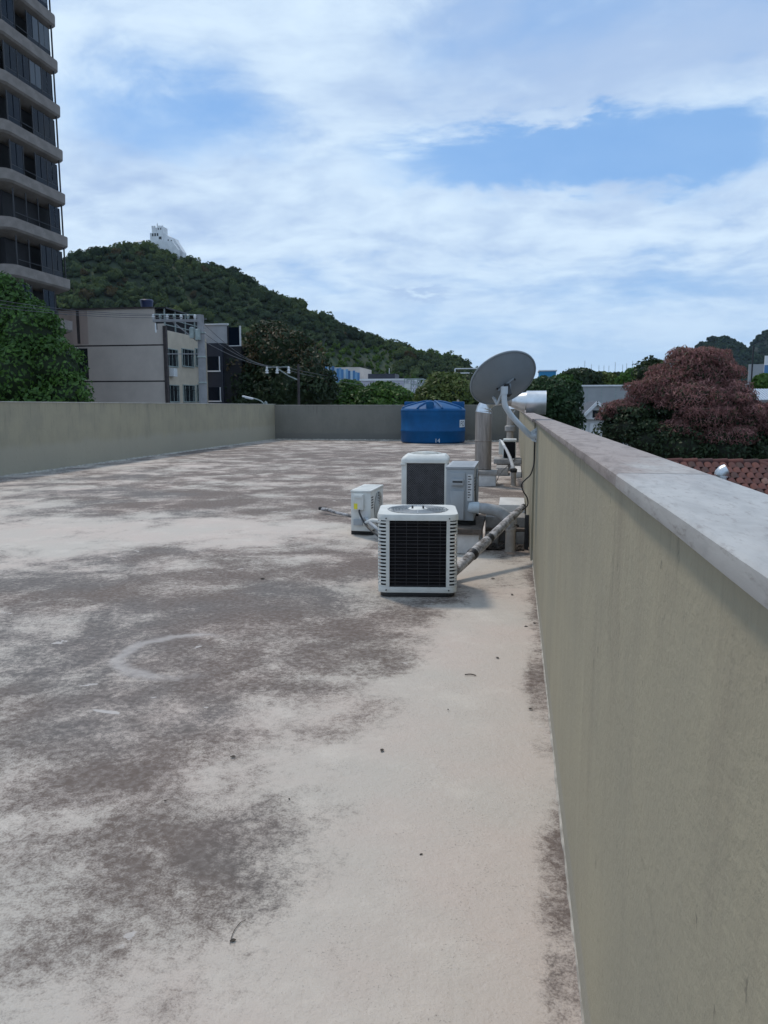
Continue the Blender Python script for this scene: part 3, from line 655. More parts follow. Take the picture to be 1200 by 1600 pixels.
MB().rings([xr(xs_,0.238), xr(xs_,0.245), xr(xs_+0.03,0.250), xr(xe-0.02,0.250), xr(xe,0.254), xr(xe,0.244), xr(xs_+0.05,0.24)], False, False).build('outlet_drum', M_galv, t, smooth=40)
MB().rings([xr(xs_+0.05,0.239), xr(xs_+0.06,0.20)], True, True).build('outlet_damper', M_dark, t)

# ------------------------------------------------------------------ small units further along the parapet
q = at(793, 702, 20.5)
t = thing('compact_condenser', 'small white condenser with black front on low slabs near the far parapet corner', 'air conditioner', (q.x, 20.5, 0.30))
MB().box(-0.13, 0.225, 0, 0.4, 0, 0.49).build('casing', M_acw, t, bevel=0.02)
MB().box(-0.10, 0.205, -0.012, 0.0, 0.015, 0.45).build('grille', M_coil, t, bevel=0.004)
MB().box(-0.12, 0.24, -0.03, 0.42, 0.47, 0.525).build('lid', M_acw, t, bevel=0.02)
MB().box(-0.235, -0.125, 0.05, 0.3, 0.10, 0.46).build('service_cover', M_acw, t, bevel=0.015)
conc_block('slab', 'low dark slab carrying the small black fronted condenser', q.x-0.36, q.x+0.38, 20.2, 21.1, 0.17, 0.30, M_conc, 'slab', 0.02)
conc_block('support_block', 'grey block under the slab of the small black fronted condenser', q.x-0.28, q.x+0.10, 20.3, 20.7, 0, 0.17, M_conc, 'block', 0.02)
conc_block('support_block', 'pale block at the parapet end of the small condenser slab', q.x+0.14, q.x+0.36, 20.3, 21.0, 0, 0.17, M_concw, 'block', 0.02)
conc_block('broken_slab', 'cracked grey slab on the floor in front of the small black fronted condenser', q.x-0.26, q.x+0.04, 18.6, 19.5, 0, 0.20, M_conc, 'slab', 0.03)
conc_block('kerb_block', 'pale sloping kerb block along the parapet foot near the small condenser', q.x+0.10, 0.19, 18.2, 20.0, 0, 0.14, M_concw, 'block', 0.03)
q2 = at(797, 670, 24.5)
t = thing('vent_pipe', 'grey vent pipe with wide collar behind the small black fronted condenser', 'pipe', (q2.x, 24.5, 0))
MB().lathe([(0.11,0),(0.11,1.55),(0.10,1.56),(0.10,1.50)], 18).build('pipe', M_pvc, t, smooth=40)
MB().lathe([(0.12,0.9),(0.17,0.92),(0.17,1.06),(0.12,1.10)], 18).build('collar', M_conc, t, smooth=40)
MB().lathe([(0.17,1.60),(0.19,1.62),(0.02,1.74)], 18).build('cowl', M_galv, t, smooth=40)
for i in range(3):
    a_ = 2*PI*i/3; MB().bar((0.10*math.cos(a_), 0.10*math.sin(a_), 1.5), (0.16*math.cos(a_), 0.16*math.sin(a_), 1.62), 0.012).build('cowl_stay', M_galv, t)
st2 = atz(802, 759)
t = thing('pipe_stub', 'pale upright pipe stub with black collar taking a bent grey hose', 'pipe', (st2.x, st2.y, 0))
MB().lathe([(0.07,-0.005),(0.056,0.01),(0.055,0.30),(0.06,0.31)], 16).build('sleeve', M_pvc, t, smooth=40)
MB().lathe([(0.066,0.29),(0.075,0.31),(0.075,0.36),(0.05,0.38)], 14).build('collar', M_rub, t, smooth=40)
h0 = Vector((st2.x, st2.y, 0.36))
t = thing('hose', 'bent grey wrapped hose running from the small condenser into the pale stub', 'hose', tuple(h0)); L0 = h0
MB().tube(loc_([h0, P(801,728,16.4), P(798,718,16.9), P(793,706,17.8), P(788,697,19.0), P(784,690,20.4), P(781,688,20.62)]), [0.036,0.04,0.038,0.034,0.032,0.032,0.032], 12, 5).build('wrap', M_wrapl, t, smooth=60)
MB().tube(loc_([P(788,697,19.0), P(784,690,20.4)]), [0.037, 0.036], 12).build('white_end', M_acw, t, smooth=60)
o = MB().tube([P(800,726,16.6), P(806,716,17.3), P(800,722,17.6), P(789,732,17.6), P(781,741,17.0), P(777,748,16.6)+Vector((0,0,-0.03)), Vector((*atz(776,752,0.008).xy, 0.008))], 0.008, 6, 6).build('black_cable', M_blk, smooth=60)
tag(o, 'thin black cable curling beside the pale stub and the flue plinth', 'cable')

# ------------------------------------------------------------------ satellite dish
DY = 8.0
pc = at(786, 591.5, DY); wallp = Vector((XR, 7.98, at(834, 680, DY).z))
t = thing('satellite_dish', 'grey satellite dish seen from behind on a bent arm bolted to the parapet', 'satellite dish', tuple(wallp)); L0 = wallp
fwd = (pc-Vector((0,0,EYE))).normalized(); rgt = fwd.cross(_Z).normalized(); upv = rgt.cross(fwd)
nrm = (fwd*0.665+rgt*(-0.363)+upv*0.655).normalized()       # direction the dish looks
maj = (rgt*0.875+upv*0.485); maj = (maj-nrm*maj.dot(nrm)).normalized(); mnr = nrm.cross(maj).normalized()
RD = 50.5*(pc-Vector((0,0,EYE))).length/FPX*1.02
M_dish = pmat('dish_grey_paint', (0.195, 0.225, 0.25), 0.5, 0.06, 5, dirt=0.2, dirtcol=(0.2, 0.2, 0.19), spec=0.4)
M_arm = pmat('arm_grey_paint', (0.46, 0.50, 0.53), 0.4, 0.06, 5)
def dpt(r, a, off=0.0):
    dep = 0.085*(r/RD)**2-0.085
    return pc-L0+maj*(r*math.cos(a))+mnr*(r*math.sin(a))+nrm*(dep+off)
n = 56; rings = []
for off, rad in ((0.0, (0.02,0.25,0.5,0.75,0.9,1.0)), (0.006, (1.0,0.9,0.75,0.5,0.25,0.02))):
    for f_ in rad: rings.append([dpt(RD*f_, 2*PI*i/n, off) for i in range(n)])
MB().rings(rings).build('reflector', M_dish, t, smooth=40)
m = MB(); m.tube([dpt(RD, 2*PI*i/n, 0.002) for i in range(n+1)], 0.011, 6); m.build('rim', M_dish, t, smooth=60)
back = pc-L0-nrm*0.085
hub = back-nrm*0.09
br = MB()
for s in (-1, 1):
    br.bar(back+maj*0.05*s-upv*0.02, back+maj*0.015*s-nrm*0.07-upv*0.05, 0.018, 0.012)
    br.bar(back+maj*0.03*s+upv*0.02-nrm*0.004, back+maj*0.09*s+upv*0.025-nrm*0.0, 0.022, 0.012)
br.build('back_bracket', M_dish, t, bevel=0.003)
MB().bar(back+maj*(-0.09)-upv*0.03+nrm*0.006, back+maj*(0.09)+upv*0.015+nrm*0.0, 0.022, 0.02).build('cross_bar', M_dish, t, bevel=0.003)
MB().bar(back-upv*0.01, hub-upv*0.06, 0.05, 0.06).build('elevation_clamp', M_blk, t, bevel=0.006)
for a_ in (-0.10, 0.10): MB().tube([back+maj*a_-nrm*0.012, back+maj*a_+nrm*0.004], 0.009, 8).build('bolt', M_blk, t)
a1 = at(788, 607, 7.87)-L0; a2 = at(788, 628, 7.87)-L0
MB().tube([a1, a2, at(792, 639, 7.88)-L0, at(802, 653, 7.92)-L0, at(817, 669, 7.96)-L0, at(829, 680.5, 7.985)-L0+Vector((0.0,0,0)), Vector((-0.005,0,0))], 0.029, 16, 5).build('arm', M_arm, t, smooth=60)
MB().tube([a1+Vector((0,0,0.02)), a1-Vector((0,0,0.06))], 0.037, 16).build('arm_sleeve', M_arm, t, smooth=40)
MB().bar(at(785, 612, 7.9)-L0, at(777, 632, 7.99)-L0, 0.016, 0.026).build('tilt_strut', M_arm, t, bevel=0.003)
fa = at(777, 632, 7.99)-L0; fb = fa+nrm*0.5+upv*(-0.02)
MB().bar(fa, fb, 0.02, 0.03).build('feed_arm', M_arm, t, bevel=0.003)
MB().tube([fb-nrm*0.03+upv*0.02, fb-nrm*0.06+upv*0.10], [0.03, 0.04], 12).build('feed_horn', M_lab, t, smooth=40)
MB().tube([Vector((-0.008,0,0)), Vector((0.0,0,0))], 0.075, 20).build('wall_plate', M_arm, t, bevel=0.002)
for a_ in range(4): MB().tube([Vector((-0.014,0.055*math.cos(a_*PI/2+0.8),0.055*math.sin(a_*PI/2+0.8))), Vector((-0.006,0.055*math.cos(a_*PI/2+0.8),0.055*math.sin(a_*PI/2+0.8)))], 0.008, 8).build('bolt', M_blk, t)
MB().add([(0.0,-0.006,0.085),(0.0,-0.006,-0.075),(-0.045,-0.006,-0.06),(-0.085,-0.006,-0.015),(-0.075,-0.006,0.03),(0.0,0.006,0.085),(0.0,0.006,-0.075),(-0.045,0.006,-0.06),(-0.085,0.006,-0.015),(-0.075,0.006,0.03)], [(0,1,2,3,4),(9,8,7,6,5),(0,5,6,1),(1,6,7,2),(2,7,8,3),(3,8,9,4),(4,9,5,0)]).build('gusset', M_arm, t, bevel=0.002)
wpts = [wallp+Vector((-0.02,0,-0.05)), Vector((XR-0.018,8.02,1.25)), Vector((XR-0.02,8.06,1.10)), Vector((XR-0.05,8.10,0.98)), Vector((XR-0.10,8.15,0.92)), Vector((XR-0.14,8.2,0.86)), Vector((XR-0.12,8.25,0.78)), Vector((XR-0.075,8.28,0.70)), Vector((XR-0.07,8.3,0.62)), Vector((XR-0.12,8.38,0.56)), Bq+Vector((0.0,0.0,-0.03))]
o = MB().tube(wpts, 0.0075, 6, 6).build('dish_cable', M_blk, smooth=60); tag(o, 'thin black cable hanging in waves from the dish plate to the slanting pipe', 'cable')

# ------------------------------------------------------------------ blue water tank
M_tank = pmat('blue_polyethylene', (0.001, 0.075, 0.215), 0.5, 0.12, 2.0, dirt=0.1, dirtcol=(0.02, 0.08, 0.20), spec=0.25)
tc = at(676, 693, 35.55); TX = tc.x; TY = 35.6; TR = 51.0*math.hypot(TX, TY)/FPX*0.985
t = thing('water_tank', 'big round blue plastic water tank with ribbed conical lid against the end parapet', 'water tank', (TX, TY, 0))
MB().lathe([(TR*0.93,0),(TR*0.97,0.04),(TR*0.985,0.10),(TR*0.985,0.52),(TR*1.0,0.55),(TR*1.0,0.60),(TR*0.985,0.63),(TR*0.985,1.28),(TR*0.995,1.36),(TR*0.985,1.46)], 56).build('body', M_tank, t, smooth=50)
lid = MB().lathe([(TR*0.93,1.42),(TR*0.99,1.43),(TR*1.0,1.52),(TR*0.97,1.60),(TR*0.89,1.67),(TR*0.45,1.86),(TR*0.18,1.94),(TR*0.14,1.96),(0.0,1.96)], 56).build('lid', M_tank, t, smooth=30)
for i in range(8):
    a_ = 2*PI*(i+0.5)/8; c, s = math.cos(a_), math.sin(a_)
    MB().tube([(TR*0.18*c,TR*0.18*s,1.945), (TR*0.45*c,TR*0.45*s,1.875), (TR*0.88*c,TR*0.88*s,1.685), (TR*0.96*c,TR*0.96*s,1.60)], 0.055, 8, 3).build('rib', M_tank, lid, smooth=60)
MB().box(-0.17, 0.17, -TR*0.97, -TR*0.70, 1.60, 1.93).build('inlet_boss', M_tank, lid, bevel=0.05)
for s in (-1, 1): MB().box(min(s*TR*0.55,s*TR*0.93), max(s*TR*0.55,s*TR*0.93), 0.35, 0.80, 1.60, 1.93).build('lid_lug', M_tank, lid, bevel=0.04)
M_print = pmat('white_print', (0.62, 0.68, 0.72), 0.5, 0.1)
def wrap(m, a0, z, rr_):
    vs = []
    for x, y, zz2 in m: a_ = a0+x/rr_; vs.append((rr_*math.cos(a_), rr_*math.sin(a_), z+y))
    return vs
lm = MB(); nn = 8; pa = math.atan2(-TY, -TX)
a_lab = pa+R_(54)
gridv = [(i/nn*0.62, j*0.34, 0) for j in (0, 1) for i in range(nn+1)]
lab = MB().add(wrap(gridv, a_lab, 0.74, TR*0.985+0.006), [(i,i+1,nn+2+i,nn+1+i) for i in range(nn)]).build('label_panel', M_print, t)
def text_mesh(s, size):
    cu = bpy.data.curves.new('txt', 'FONT'); cu.body = s; cu.size = size; ob = bpy.data.objects.new('txt', cu); COL.objects.link(ob)
    bpy.context.view_layer.update(); me = bpy.data.meshes.new_from_object(ob); bpy.data.objects.remove(ob)
    vs = [tuple(v.co) for v in me.vertices]; fs = [tuple(pl_.vertices) for pl_ in me.polygons]; return vs, fs
vs, fs = text_mesh('FO', 0.34); vs = [(x+0.05, y+0.05, z) for x, y, z in vs]
MB().add(wrap(vs, a_lab, 0.74, TR*0.985+0.012), fs).build('lettering', pmat('dark_blue_print', (0.01, 0.02, 0.08), 0.5, 0.1), lab)
vs, fs = text_mesh('14', 0.26); MB().add(wrap(vs, pa+R_(3), 0.06, TR*0.985+0.008), fs).build('mark', M_print, t)
o = MB().lathe([(0.06,0),(0.06,0.24),(0.05,0.25)], 12).build('vent_stub', M_pvc, smooth=40, loc=(TX+1.05, YB+0.07, 1.775)); tag(o, 'short white pipe stub on top of the end parapet behind the tank', 'pipe')

# ------------------------------------------------------------------ leaves and twigs lying on the roof
M_leaf = pmat('dry_leaf', (0.055, 0.045, 0.035), 0.8, 0.4, 30)
rr = random.Random(3)
def dry_leaf(px, py, L, rz):
    c = atz(px, py); m = MB(); n = 5; rs = []
    for i in range(n+1):
        u = i/n; w = L*0.32*math.sin(PI*min(max(u,0.06),0.95)); x = (u-0.5)*L; zb = 0.004+0.25*L*(u-0.5)**2
        rs.append([(x,-w,zb+w*0.5),(x,0,zb),(x,w,zb+w*0.6),(x,w*0.9,zb+w*0.6+0.0015),(x,0,zb+0.0015),(x,-w*0.9,zb+w*0.5+0.0015)])
    m.rings(rs); zmin = min(v[2] for v in m.v); m.v = [(x,y,z-zmin) for x,y,z in m.v]
    o = m.build('dry_leaf', M_leaf, smooth=70, loc=(c.x, c.y, 0.004)); o.rotation_euler.z = rz
    return tag(o, 'small dark dry leaf lying on the stained floor', 'leaf', 'dry leaves scattered on the floor')
for px, py, L in ((597,1174,0.030),(364,1184,0.028),(777,1029,0.030),(829,1109,0.026),(658,1337,0.014),(822,980,0.030),(258,1253,0.012),(700,1110,0.014),(835,975,0.035),(800,930,0.04),(770,905,0.04),(410,905,0.05),(452,1250,0.012)):
    dry_leaf(px, py, L, rr.uniform(0, 6.28))
c = atz(735, 1056); o = MB().tube([(-0.035,0,0.006),(0.0,0.01,0.008),(0.035,-0.002,0.006)], 0.0035, 6, 3).build('twig', M_leaf, loc=tuple(c)); tag(o, 'short straight twig on the pale floor', 'twig')
cl = [atz(x, y, 0.006) for x, y in ((384,1437),(374,1443),(364,1458),(359,1475))]; c = cl[0].copy(); c.z = 0
o = MB().tube([q-c for q in cl], [0.0008,0.0012,0.0012,0.0008], 6, 4).build('leaf_stem', M_leaf, loc=tuple(c)); tag(o, 'thin curved stem beside a small leaf on the floor', 'twig')
dry_leaf(364, 1472, 0.02, 0.5)['label'] = 'dark leaf lying against the thin curved stem'
# ------------------------------------------------------------------ vegetation
M_fol = leaf_mat('foliage'); M_bark = pmat('bark', (0.10, 0.08, 0.065), 0.95, 0.3, 6, bump=0.7, bscale=18)
def unit(r, n):
    v = r.normal(size=(n, 3)); return v/np.linalg.norm(v, axis=1)[:, None]
ICO = None
def ico(sub=2):
    bm = bmesh.new(); bmesh.ops.create_icosphere(bm, subdivisions=sub, radius=1.0)
    v = np.array([q.co[:] for q in bm.verts]); f = np.array([[w.index for w in fc.verts] for fc in bm.faces]); bm.free(); return v, f
IV, IF = ico(2)
def leaves(r, n, lobes, size, cols, aspect=0.5, jit=0.8, droop=0.0, shell=0.30):
    """n leaf-sized rhombs through the shells of the given lobes; returns verts, faces, tint"""
    C = np.array([l[0] for l in lobes], float); S = np.array([l[1] for l in lobes], float)
    w = (S[:,0]*S[:,2]); w = w/w.sum(); k = r.choice(len(lobes), n, p=w)
    u = unit(r, n); u[:,2] = np.where(u[:,2] < -0.5, -u[:,2], u[:,2])
    rad = 1.0-shell*r.random(n)**1.6
    bump = 1+0.16*np.sin(u[:,0]*7+k*1.3)*np.sin(u[:,1]*6+k*2.1)*np.cos(u[:,2]*8+k)
    p = C[k]+u*S[k]*(rad*bump)[:,None]
    nn = u+jit*unit(r, n); nn /= np.linalg.norm(nn, axis=1)[:,None]
    ref = unit(r, n)
    if droop: ref = ref*(1-droop)+np.array([0,0,-1])*droop+u*0.3*droop
    t = ref-nn*np.sum(ref*nn, 1)[:,None]; t /= np.linalg.norm(t, axis=1)[:,None]+1e-9
    b = np.cross(nn, t); s = size*(0.6+0.8*r.random(n))[:,None]
    q = np.stack([p-t*s*0.5, p+b*s*aspect*0.5+nn*s*0.06, p+t*s*0.5, p-b*s*aspect*0.5+nn*s*0.06], 1).reshape(-1, 3)
    f = np.arange(4*n).reshape(n, 4)
    cols = np.array(cols, float); lc = r.random(len(lobes))
    mixk = np.clip(0.55*r.random(n)+0.45*lc[k], 0, 0.999)*(len(cols)-1); i0 = mixk.astype(int); fr = (mixk-i0)[:,None]
    c = (cols[i0]*(1-fr)+cols[np.minimum(i0+1, len(cols)-1)]*fr)*(0.8+0.4*r.random((n,1)))
    return q, f, np.repeat(c, 4, 0)
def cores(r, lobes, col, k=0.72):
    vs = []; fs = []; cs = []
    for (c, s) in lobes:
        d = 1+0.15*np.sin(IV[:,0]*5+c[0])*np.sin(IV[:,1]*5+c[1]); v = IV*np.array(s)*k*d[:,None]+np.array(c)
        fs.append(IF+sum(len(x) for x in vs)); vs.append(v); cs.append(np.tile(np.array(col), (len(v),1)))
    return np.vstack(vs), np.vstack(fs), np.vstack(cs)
def quad_and_tri(name, parts, mat):        # join leaf rhombs and core triangles (as degenerate-free tris)
    V = []; F = []; T = []; o = 0
    for v, f, c in parts:
        if f.shape[1] == 4: f = np.vstack([f[:,[0,1,2]], f[:,[0,2,3]]])
        F.append(f+o); V.append(v); T.append(c); o += len(v)
    return np_mesh(name, np.vstack(V), np.vstack(F), mat, np.vstack(T))
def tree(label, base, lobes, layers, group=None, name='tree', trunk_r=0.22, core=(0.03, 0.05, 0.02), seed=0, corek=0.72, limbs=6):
    """base: foot of the trunk; lobes in world space; layers: list of (n, size, cols, aspect, lobes or None, droop)"""
    t = thing(name, label, 'tree', tuple(base), 0, group); b = np.array(base); r = np.random.default_rng(seed+11)
    nb = len(lobes); lob = [(tuple(np.array(c)-b), s) for c, s in clump(lobes, 4, 0.34, seed)]
    top = np.mean([l[0] for l in lob], 0); m = MB()
    m.tube([(0,0,-0.1), (top[0]*0.25+0.1, top[1]*0.25, top[2]*0.35), (top[0]*0.7, top[1]*0.7, top[2]*0.7), tuple(top)], [trunk_r*1.25, trunk_r, trunk_r*0.8, trunk_r*0.4], 10, 4)
    j = Vector((top[0]*0.6, top[1]*0.6, top[2]*0.6))
    for c, s in lob[:limbs]:
        e = Vector(c); mid = j.lerp(e, 0.5)+Vector((0, 0, -0.1*abs(e.z-j.z)))
        m.tube([j, mid, e], [trunk_r*0.55, trunk_r*0.38, trunk_r*0.12], 7, 4)
    m.build('trunk', M_bark, t, smooth=60)
    parts = []
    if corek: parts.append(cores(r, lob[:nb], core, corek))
    for n, size, cols, asp, lb, droop in layers:
        lb_ = lob if lb is None else [(tuple(np.array(c)-b), s) for c, s in clump(lb, 4, 0.34, seed+1)]
        parts.append(leaves(r, n, lb_, size, cols, asp, 0.8, droop))
    link('crown', quad_and_tri('crown', parts, M_fol), t)
    return t
def clump(lobes, k, f, seed):             # knobbly sub-clumps over the surface of each lobe
    r = np.random.default_rng(seed); out = list(lobes)
    for c, s in lobes:
        for _ in range(k):
            u = unit(r, 1)[0]; u[2] = abs(u[2])*1.0-0.15; ff = f*r.uniform(0.6, 1.3)
            out.append((tuple(np.array(c)+u*np.array(s)*0.92), tuple(np.array(s)*ff*r.uniform(0.8, 1.2, 3))))
    return out
def lobes_px(L, Y, dy=1.0):                # (px, py, rx_px, rz_px, dY) -> lobe at depth Y+dY
    out = []
    for px, py, rx, rz, d in L:
        c = at(px, py, Y+d); k = (c-Vector((0,0,EYE))).dot(_FP)/FPX
        out.append((tuple(c), (rx*k, (rx+rz)*0.5*k*dy, rz*k)))
    return out
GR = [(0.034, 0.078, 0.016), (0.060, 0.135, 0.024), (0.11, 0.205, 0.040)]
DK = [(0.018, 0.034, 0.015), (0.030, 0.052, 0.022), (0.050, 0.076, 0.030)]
OL = [(0.055, 0.085, 0.022), (0.095, 0.135, 0.034), (0.17, 0.20, 0.055)]
PK = [(0.19, 0.085, 0.078), (0.33, 0.155, 0.145), (0.46, 0.24, 0.22)]
BR = [(0.075, 0.060, 0.030), (0.13, 0.095, 0.050)]
def foot(px, Y): c = at(px, 600, Y); return (c.x, c.y, GZ)

L = lobes_px([(5,500,55,55,0),(-40,480,60,60,0.5),(48,530,52,55,-0.5),(85,575,45,50,-0.6),(30,590,60,60,-1.2),(108,620,38,40,-0.8),(-20,640,80,70,-1.2),(70,660,80,60,-1.0),(18,462,30,30,0.2),(75,515,25,25,0.2),(-60,560,60,80,0)], 39)
tree('large leafy green tree in front of the brown balcony tower', foot(10, 39), L, [(17000, 0.22, GR, 0.55, None, 0.1), (5000, 0.30, [(0.05,0.11,0.03),(0.09,0.17,0.045)], 0.5, None, 0.1)], seed=1)
L = lobes_px([(440,560,55,45,0),(400,575,45,45,1),(480,590,42,45,-1),(425,530,38,28,1),(455,610,60,45,-2),(390,610,40,40,0),(500,615,28,35,-1),(370,560,25,25,2),(430,640,70,50,-1),(415,515,20,14,1)], 72)
tree('broad dark tree with brownish top beside the dark fronted house', foot(440, 72), L, [(13000, 0.42, DK, 0.5, None, 0.2), (2600, 0.40, BR, 0.4, L[:4], 0.3)], seed=2)
row = 'trees beyond the end parapet'
L = lobes_px([(545,620,34,26,0),(525,628,28,26,-1),(565,632,30,26,-1),(540,650,50,30,-1)], 86)
tree('bright green bushy tree below the blue striped building', foot(545, 86), L, [(6000, 0.42, GR, 0.55, None, 0.1), (1500, 0.5, [(0.06,0.12,0.03),(0.10,0.17,0.05)], 0.5, None, 0)], row, seed=3)
L = lobes_px([(600,618,34,22,0),(580,628,26,24,-1),(622,630,30,24,-1),(600,648,50,28,-1)], 84)
tree('rounded green bushy tree below the white low building', foot(600, 84), L, [(6000, 0.42, GR, 0.55, None, 0.1), (1200, 0.5, [(0.06,0.12,0.03),(0.10,0.17,0.05)], 0.5, None, 0)], row, seed=4)
L = lobes_px([(692,608,32,26,0),(675,622,26,24,-1),(712,620,28,28,-1),(690,636,46,26,-1),(660,634,18,20,0)], 80)
tree('yellowish olive tree rising behind the blue water tank', foot(690, 80), L, [(8000, 0.38, OL, 0.5, None, 0.1)], row, seed=5)
L = lobes_px([(755,600,28,24,0),(780,612,30,28,0),(745,628,30,26,-1),(815,615,26,26,1),(790,640,50,26,0)], 92)
tree('dark green tree standing behind the satellite dish', foot(770, 92), L, [(8000, 0.42, DK+[(0.05,0.08,0.03)], 0.5, None, 0.1)], row, seed=6)
L = lobes_px([(868,622,30,32,0),(850,606,20,18,0.3),(885,640,26,30,-0.3),(895,615,16,18,0),(848,645,30,30,0),(880,670,34,30,0)], 38)
tree('compact dark green tree just outside the parapet beyond the duct outlet', foot(868, 38), L, [(9000, 0.20, [(0.020,0.045,0.018),(0.032,0.068,0.026),(0.05,0.10,0.035)], 0.5, None, 0.1)], seed=7)
Lt = lobes_px([(1088,585,58,38,0),(1040,615,58,28,-0.3),(1120,640,60,40,-0.6),(1060,672,40,16,-1.4),(1130,684,50,20,-1.5),(1050,598,44,26,-0.3),(1115,590,38,26,-0.2),(1020,622,40,20,-0.4),(975,640,38,14,-0.6),(1080,625,55,30,-1.0),(1135,625,45,32,-0.8),(1160,655,42,32,-0.9),(1075,556,24,12,0.2),(1195,665,40,34,-0.5),(1100,655,50,24,-1.4),(950,652,20,9,-0.5),(1120,560,22,14,0.2)], 34)
Lg = lobes_px([(985,672,44,34,-0.9),(1015,690,46,36,-1.2),(1060,700,55,42,-1.3),(1130,705,60,42,-1.2),(1195,712,50,44,-0.8),(1090,650,80,55,0.2),(1000,650,46,24,-0.5),(1150,745,120,50,0),(1012,588,26,26,1.0),(1240,680,60,70,0),(960,680,28,30,-0.4)], 34)
tree('wide tree with dusty pink feathery top over a dark green underside', foot(1090, 34), Lt+Lg,
     [(42000, 0.20, PK, 0.14, Lt, 0.35), (7000, 0.18, [(0.05,0.06,0.028),(0.08,0.075,0.04)], 0.3, Lt, 0.3), (20000, 0.17, DK, 0.5, Lg, 0.2), (9000, 0.24, [(0.24,0.13,0.115),(0.20,0.13,0.09)], 0.12, Lt, 0.75)], seed=8, core=(0.03,0.035,0.02), corek=0.66, limbs=10)
for i, (px, py, rx, rz, Y) in enumerate([(905,588,40,18,150),(880,596,30,16,148),(935,592,36,16,152),(965,592,30,14,155),(1000,588,36,20,120),(1020,577,28,20,118)]):
    L = lobes_px([(px,py,rx*0.7,rz*0.7,0),(px-rx*0.4,py+6,rx*0.5,rz*0.7,0),(px+rx*0.45,py+6,rx*0.5,rz*0.7,0),(px,py+16,rx,rz,0)], Y)
    tree(['clump crowned far tree above the grey warehouse roof', 'far tree beside the small blue building', 'low far tree above the middle of the grey warehouse', 'flat topped far tree beside the masts', 'dark far tree next to the pink tree', 'tall dark far tree touching the pink crown'][i],
         foot(px, Y), L, [(3000, 0.75, (DK, GR, OL)[i % 3], 0.55, None, 0)], 'far trees past the grey warehouse', seed=20+i)
L = lobes_px([(1192,600,16,14,0),(1210,605,20,16,0)], 60)
tree('small green tree below the white and blue sign', foot(1200, 60), L, [(2500, 0.34, GR, 0.55, None, 0)], seed=31)
L = lobes_px([(1205,770,24,30,0),(1230,780,30,40,0)], 21)
tree('green shrub at the edge of the red tiled roof', foot(1215, 21), L, [(2500, 0.15, GR, 0.5, None, 0)], seed=32, trunk_r=0.1)

# ------------------------------------------------------------------ wooded hill
def vnoise(x, y, s, seed):
    x = x/s; y = y/s; xi = np.floor(x).astype(int); yi = np.floor(y).astype(int); fx = x-xi; fy = y-yi
    fx = fx*fx*(3-2*fx); fy = fy*fy*(3-2*fy)
    def h(a, b): q = np.sin(a*127.1+b*311.7+seed*74.7)*43758.5453; return q-np.floor(q)
    return (h(xi,yi)*(1-fx)+h(xi+1,yi)*fx)*(1-fy)+(h(xi,yi+1)*(1-fx)+h(xi+1,yi+1)*fx)*fy
RIDGE = [(-120,430,640),(0,425,645),(105,424,650),(150,408,655),(205,390,660),(250,389,665),(285,403,670),(320,418,675),(360,427,680),(400,449,685),(450,474,690),(500,496,700),(560,521,715),(620,541,730),(680,553,745),(715,560,750),(745,585,750),(775,612,750),(800,636,750)]
RX = []; RY = []; RH = []
for px, py, Y in RIDGE:
    c = at(px, py, Y); RX.append(c.x); RY.append(Y); RH.append(max(c.z-GZ-3, 0))
RX = np.array(RX); RY = np.array(RY); RH = np.array(RH)
def hill_h(X, Y):
    hh = np.interp(X, RX, RH, left=RH[0]*0.9, right=0); hh = np.where(X < RX[0], RH[0]*np.exp(-((X-RX[0])/250)**2), hh)
    yy = np.interp(X, RX, RY); d = Y-yy
    w = np.where(d < 0, 300*(0.55+0.45*hh/150), 260); u = np.clip(np.abs(d)/w, 0, 1)
    prof = 0.5*(1+np.cos(PI*u**0.85))
    bumpy = (vnoise(X, Y, 60, 1)-0.5)*14+(vnoise(X, Y, 25, 2)-0.5)*6
    near = np.clip(-d/60, 0, 1)
    return hh*prof+bumpy*np.clip(hh*prof/40, 0, 1)*near
gx = np.linspace(RX[0]-350, 30, 110); gy = np.linspace(320, 1010, 110); XX, YY = np.meshgrid(gx, gy); HH = hill_h(XX, YY)
idx = np.arange(XX.size).reshape(XX.shape); quads = np.stack([idx[:-1,:-1], idx[:-1,1:], idx[1:,1:], idx[1:,:-1]], -1).reshape(-1, 4)
M_hill = pmat('hill_undergrowth', (0.028, 0.044, 0.020), 0.95, 0.35, 0.03, bump=1.0, bscale=0.4)
o = link('hill', np_mesh('hill', np.stack([XX, YY, HH+GZ-0.5], -1).reshape(-1, 3), quads, M_hill, smooth=True)); tag(o, kind='structure')
r = np.random.default_rng(5)
protos = []
M_for, q_, b_f, o_f = new_mat('hill_foliage'); tn_ = q_.n('ShaderNodeAttribute', attribute_name='tint').outputs['Color']
df = q_.n('ShaderNodeBsdfDiffuse'); q_.set(df.inputs[0], tn_); tl_ = q_.n('ShaderNodeBsdfTranslucent'); q_.set(tl_.inputs[0], tn_)
mx_ = q_.n('ShaderNodeMixShader'); mx_.inputs[0].default_value = 0.35
for a_, b_ in ((df.outputs[0], mx_.inputs[1]), (tl_.outputs[0], mx_.inputs[2]), (mx_.outputs[0], o_f.inputs[0])): M_for.node_tree.links.new(a_, b_)
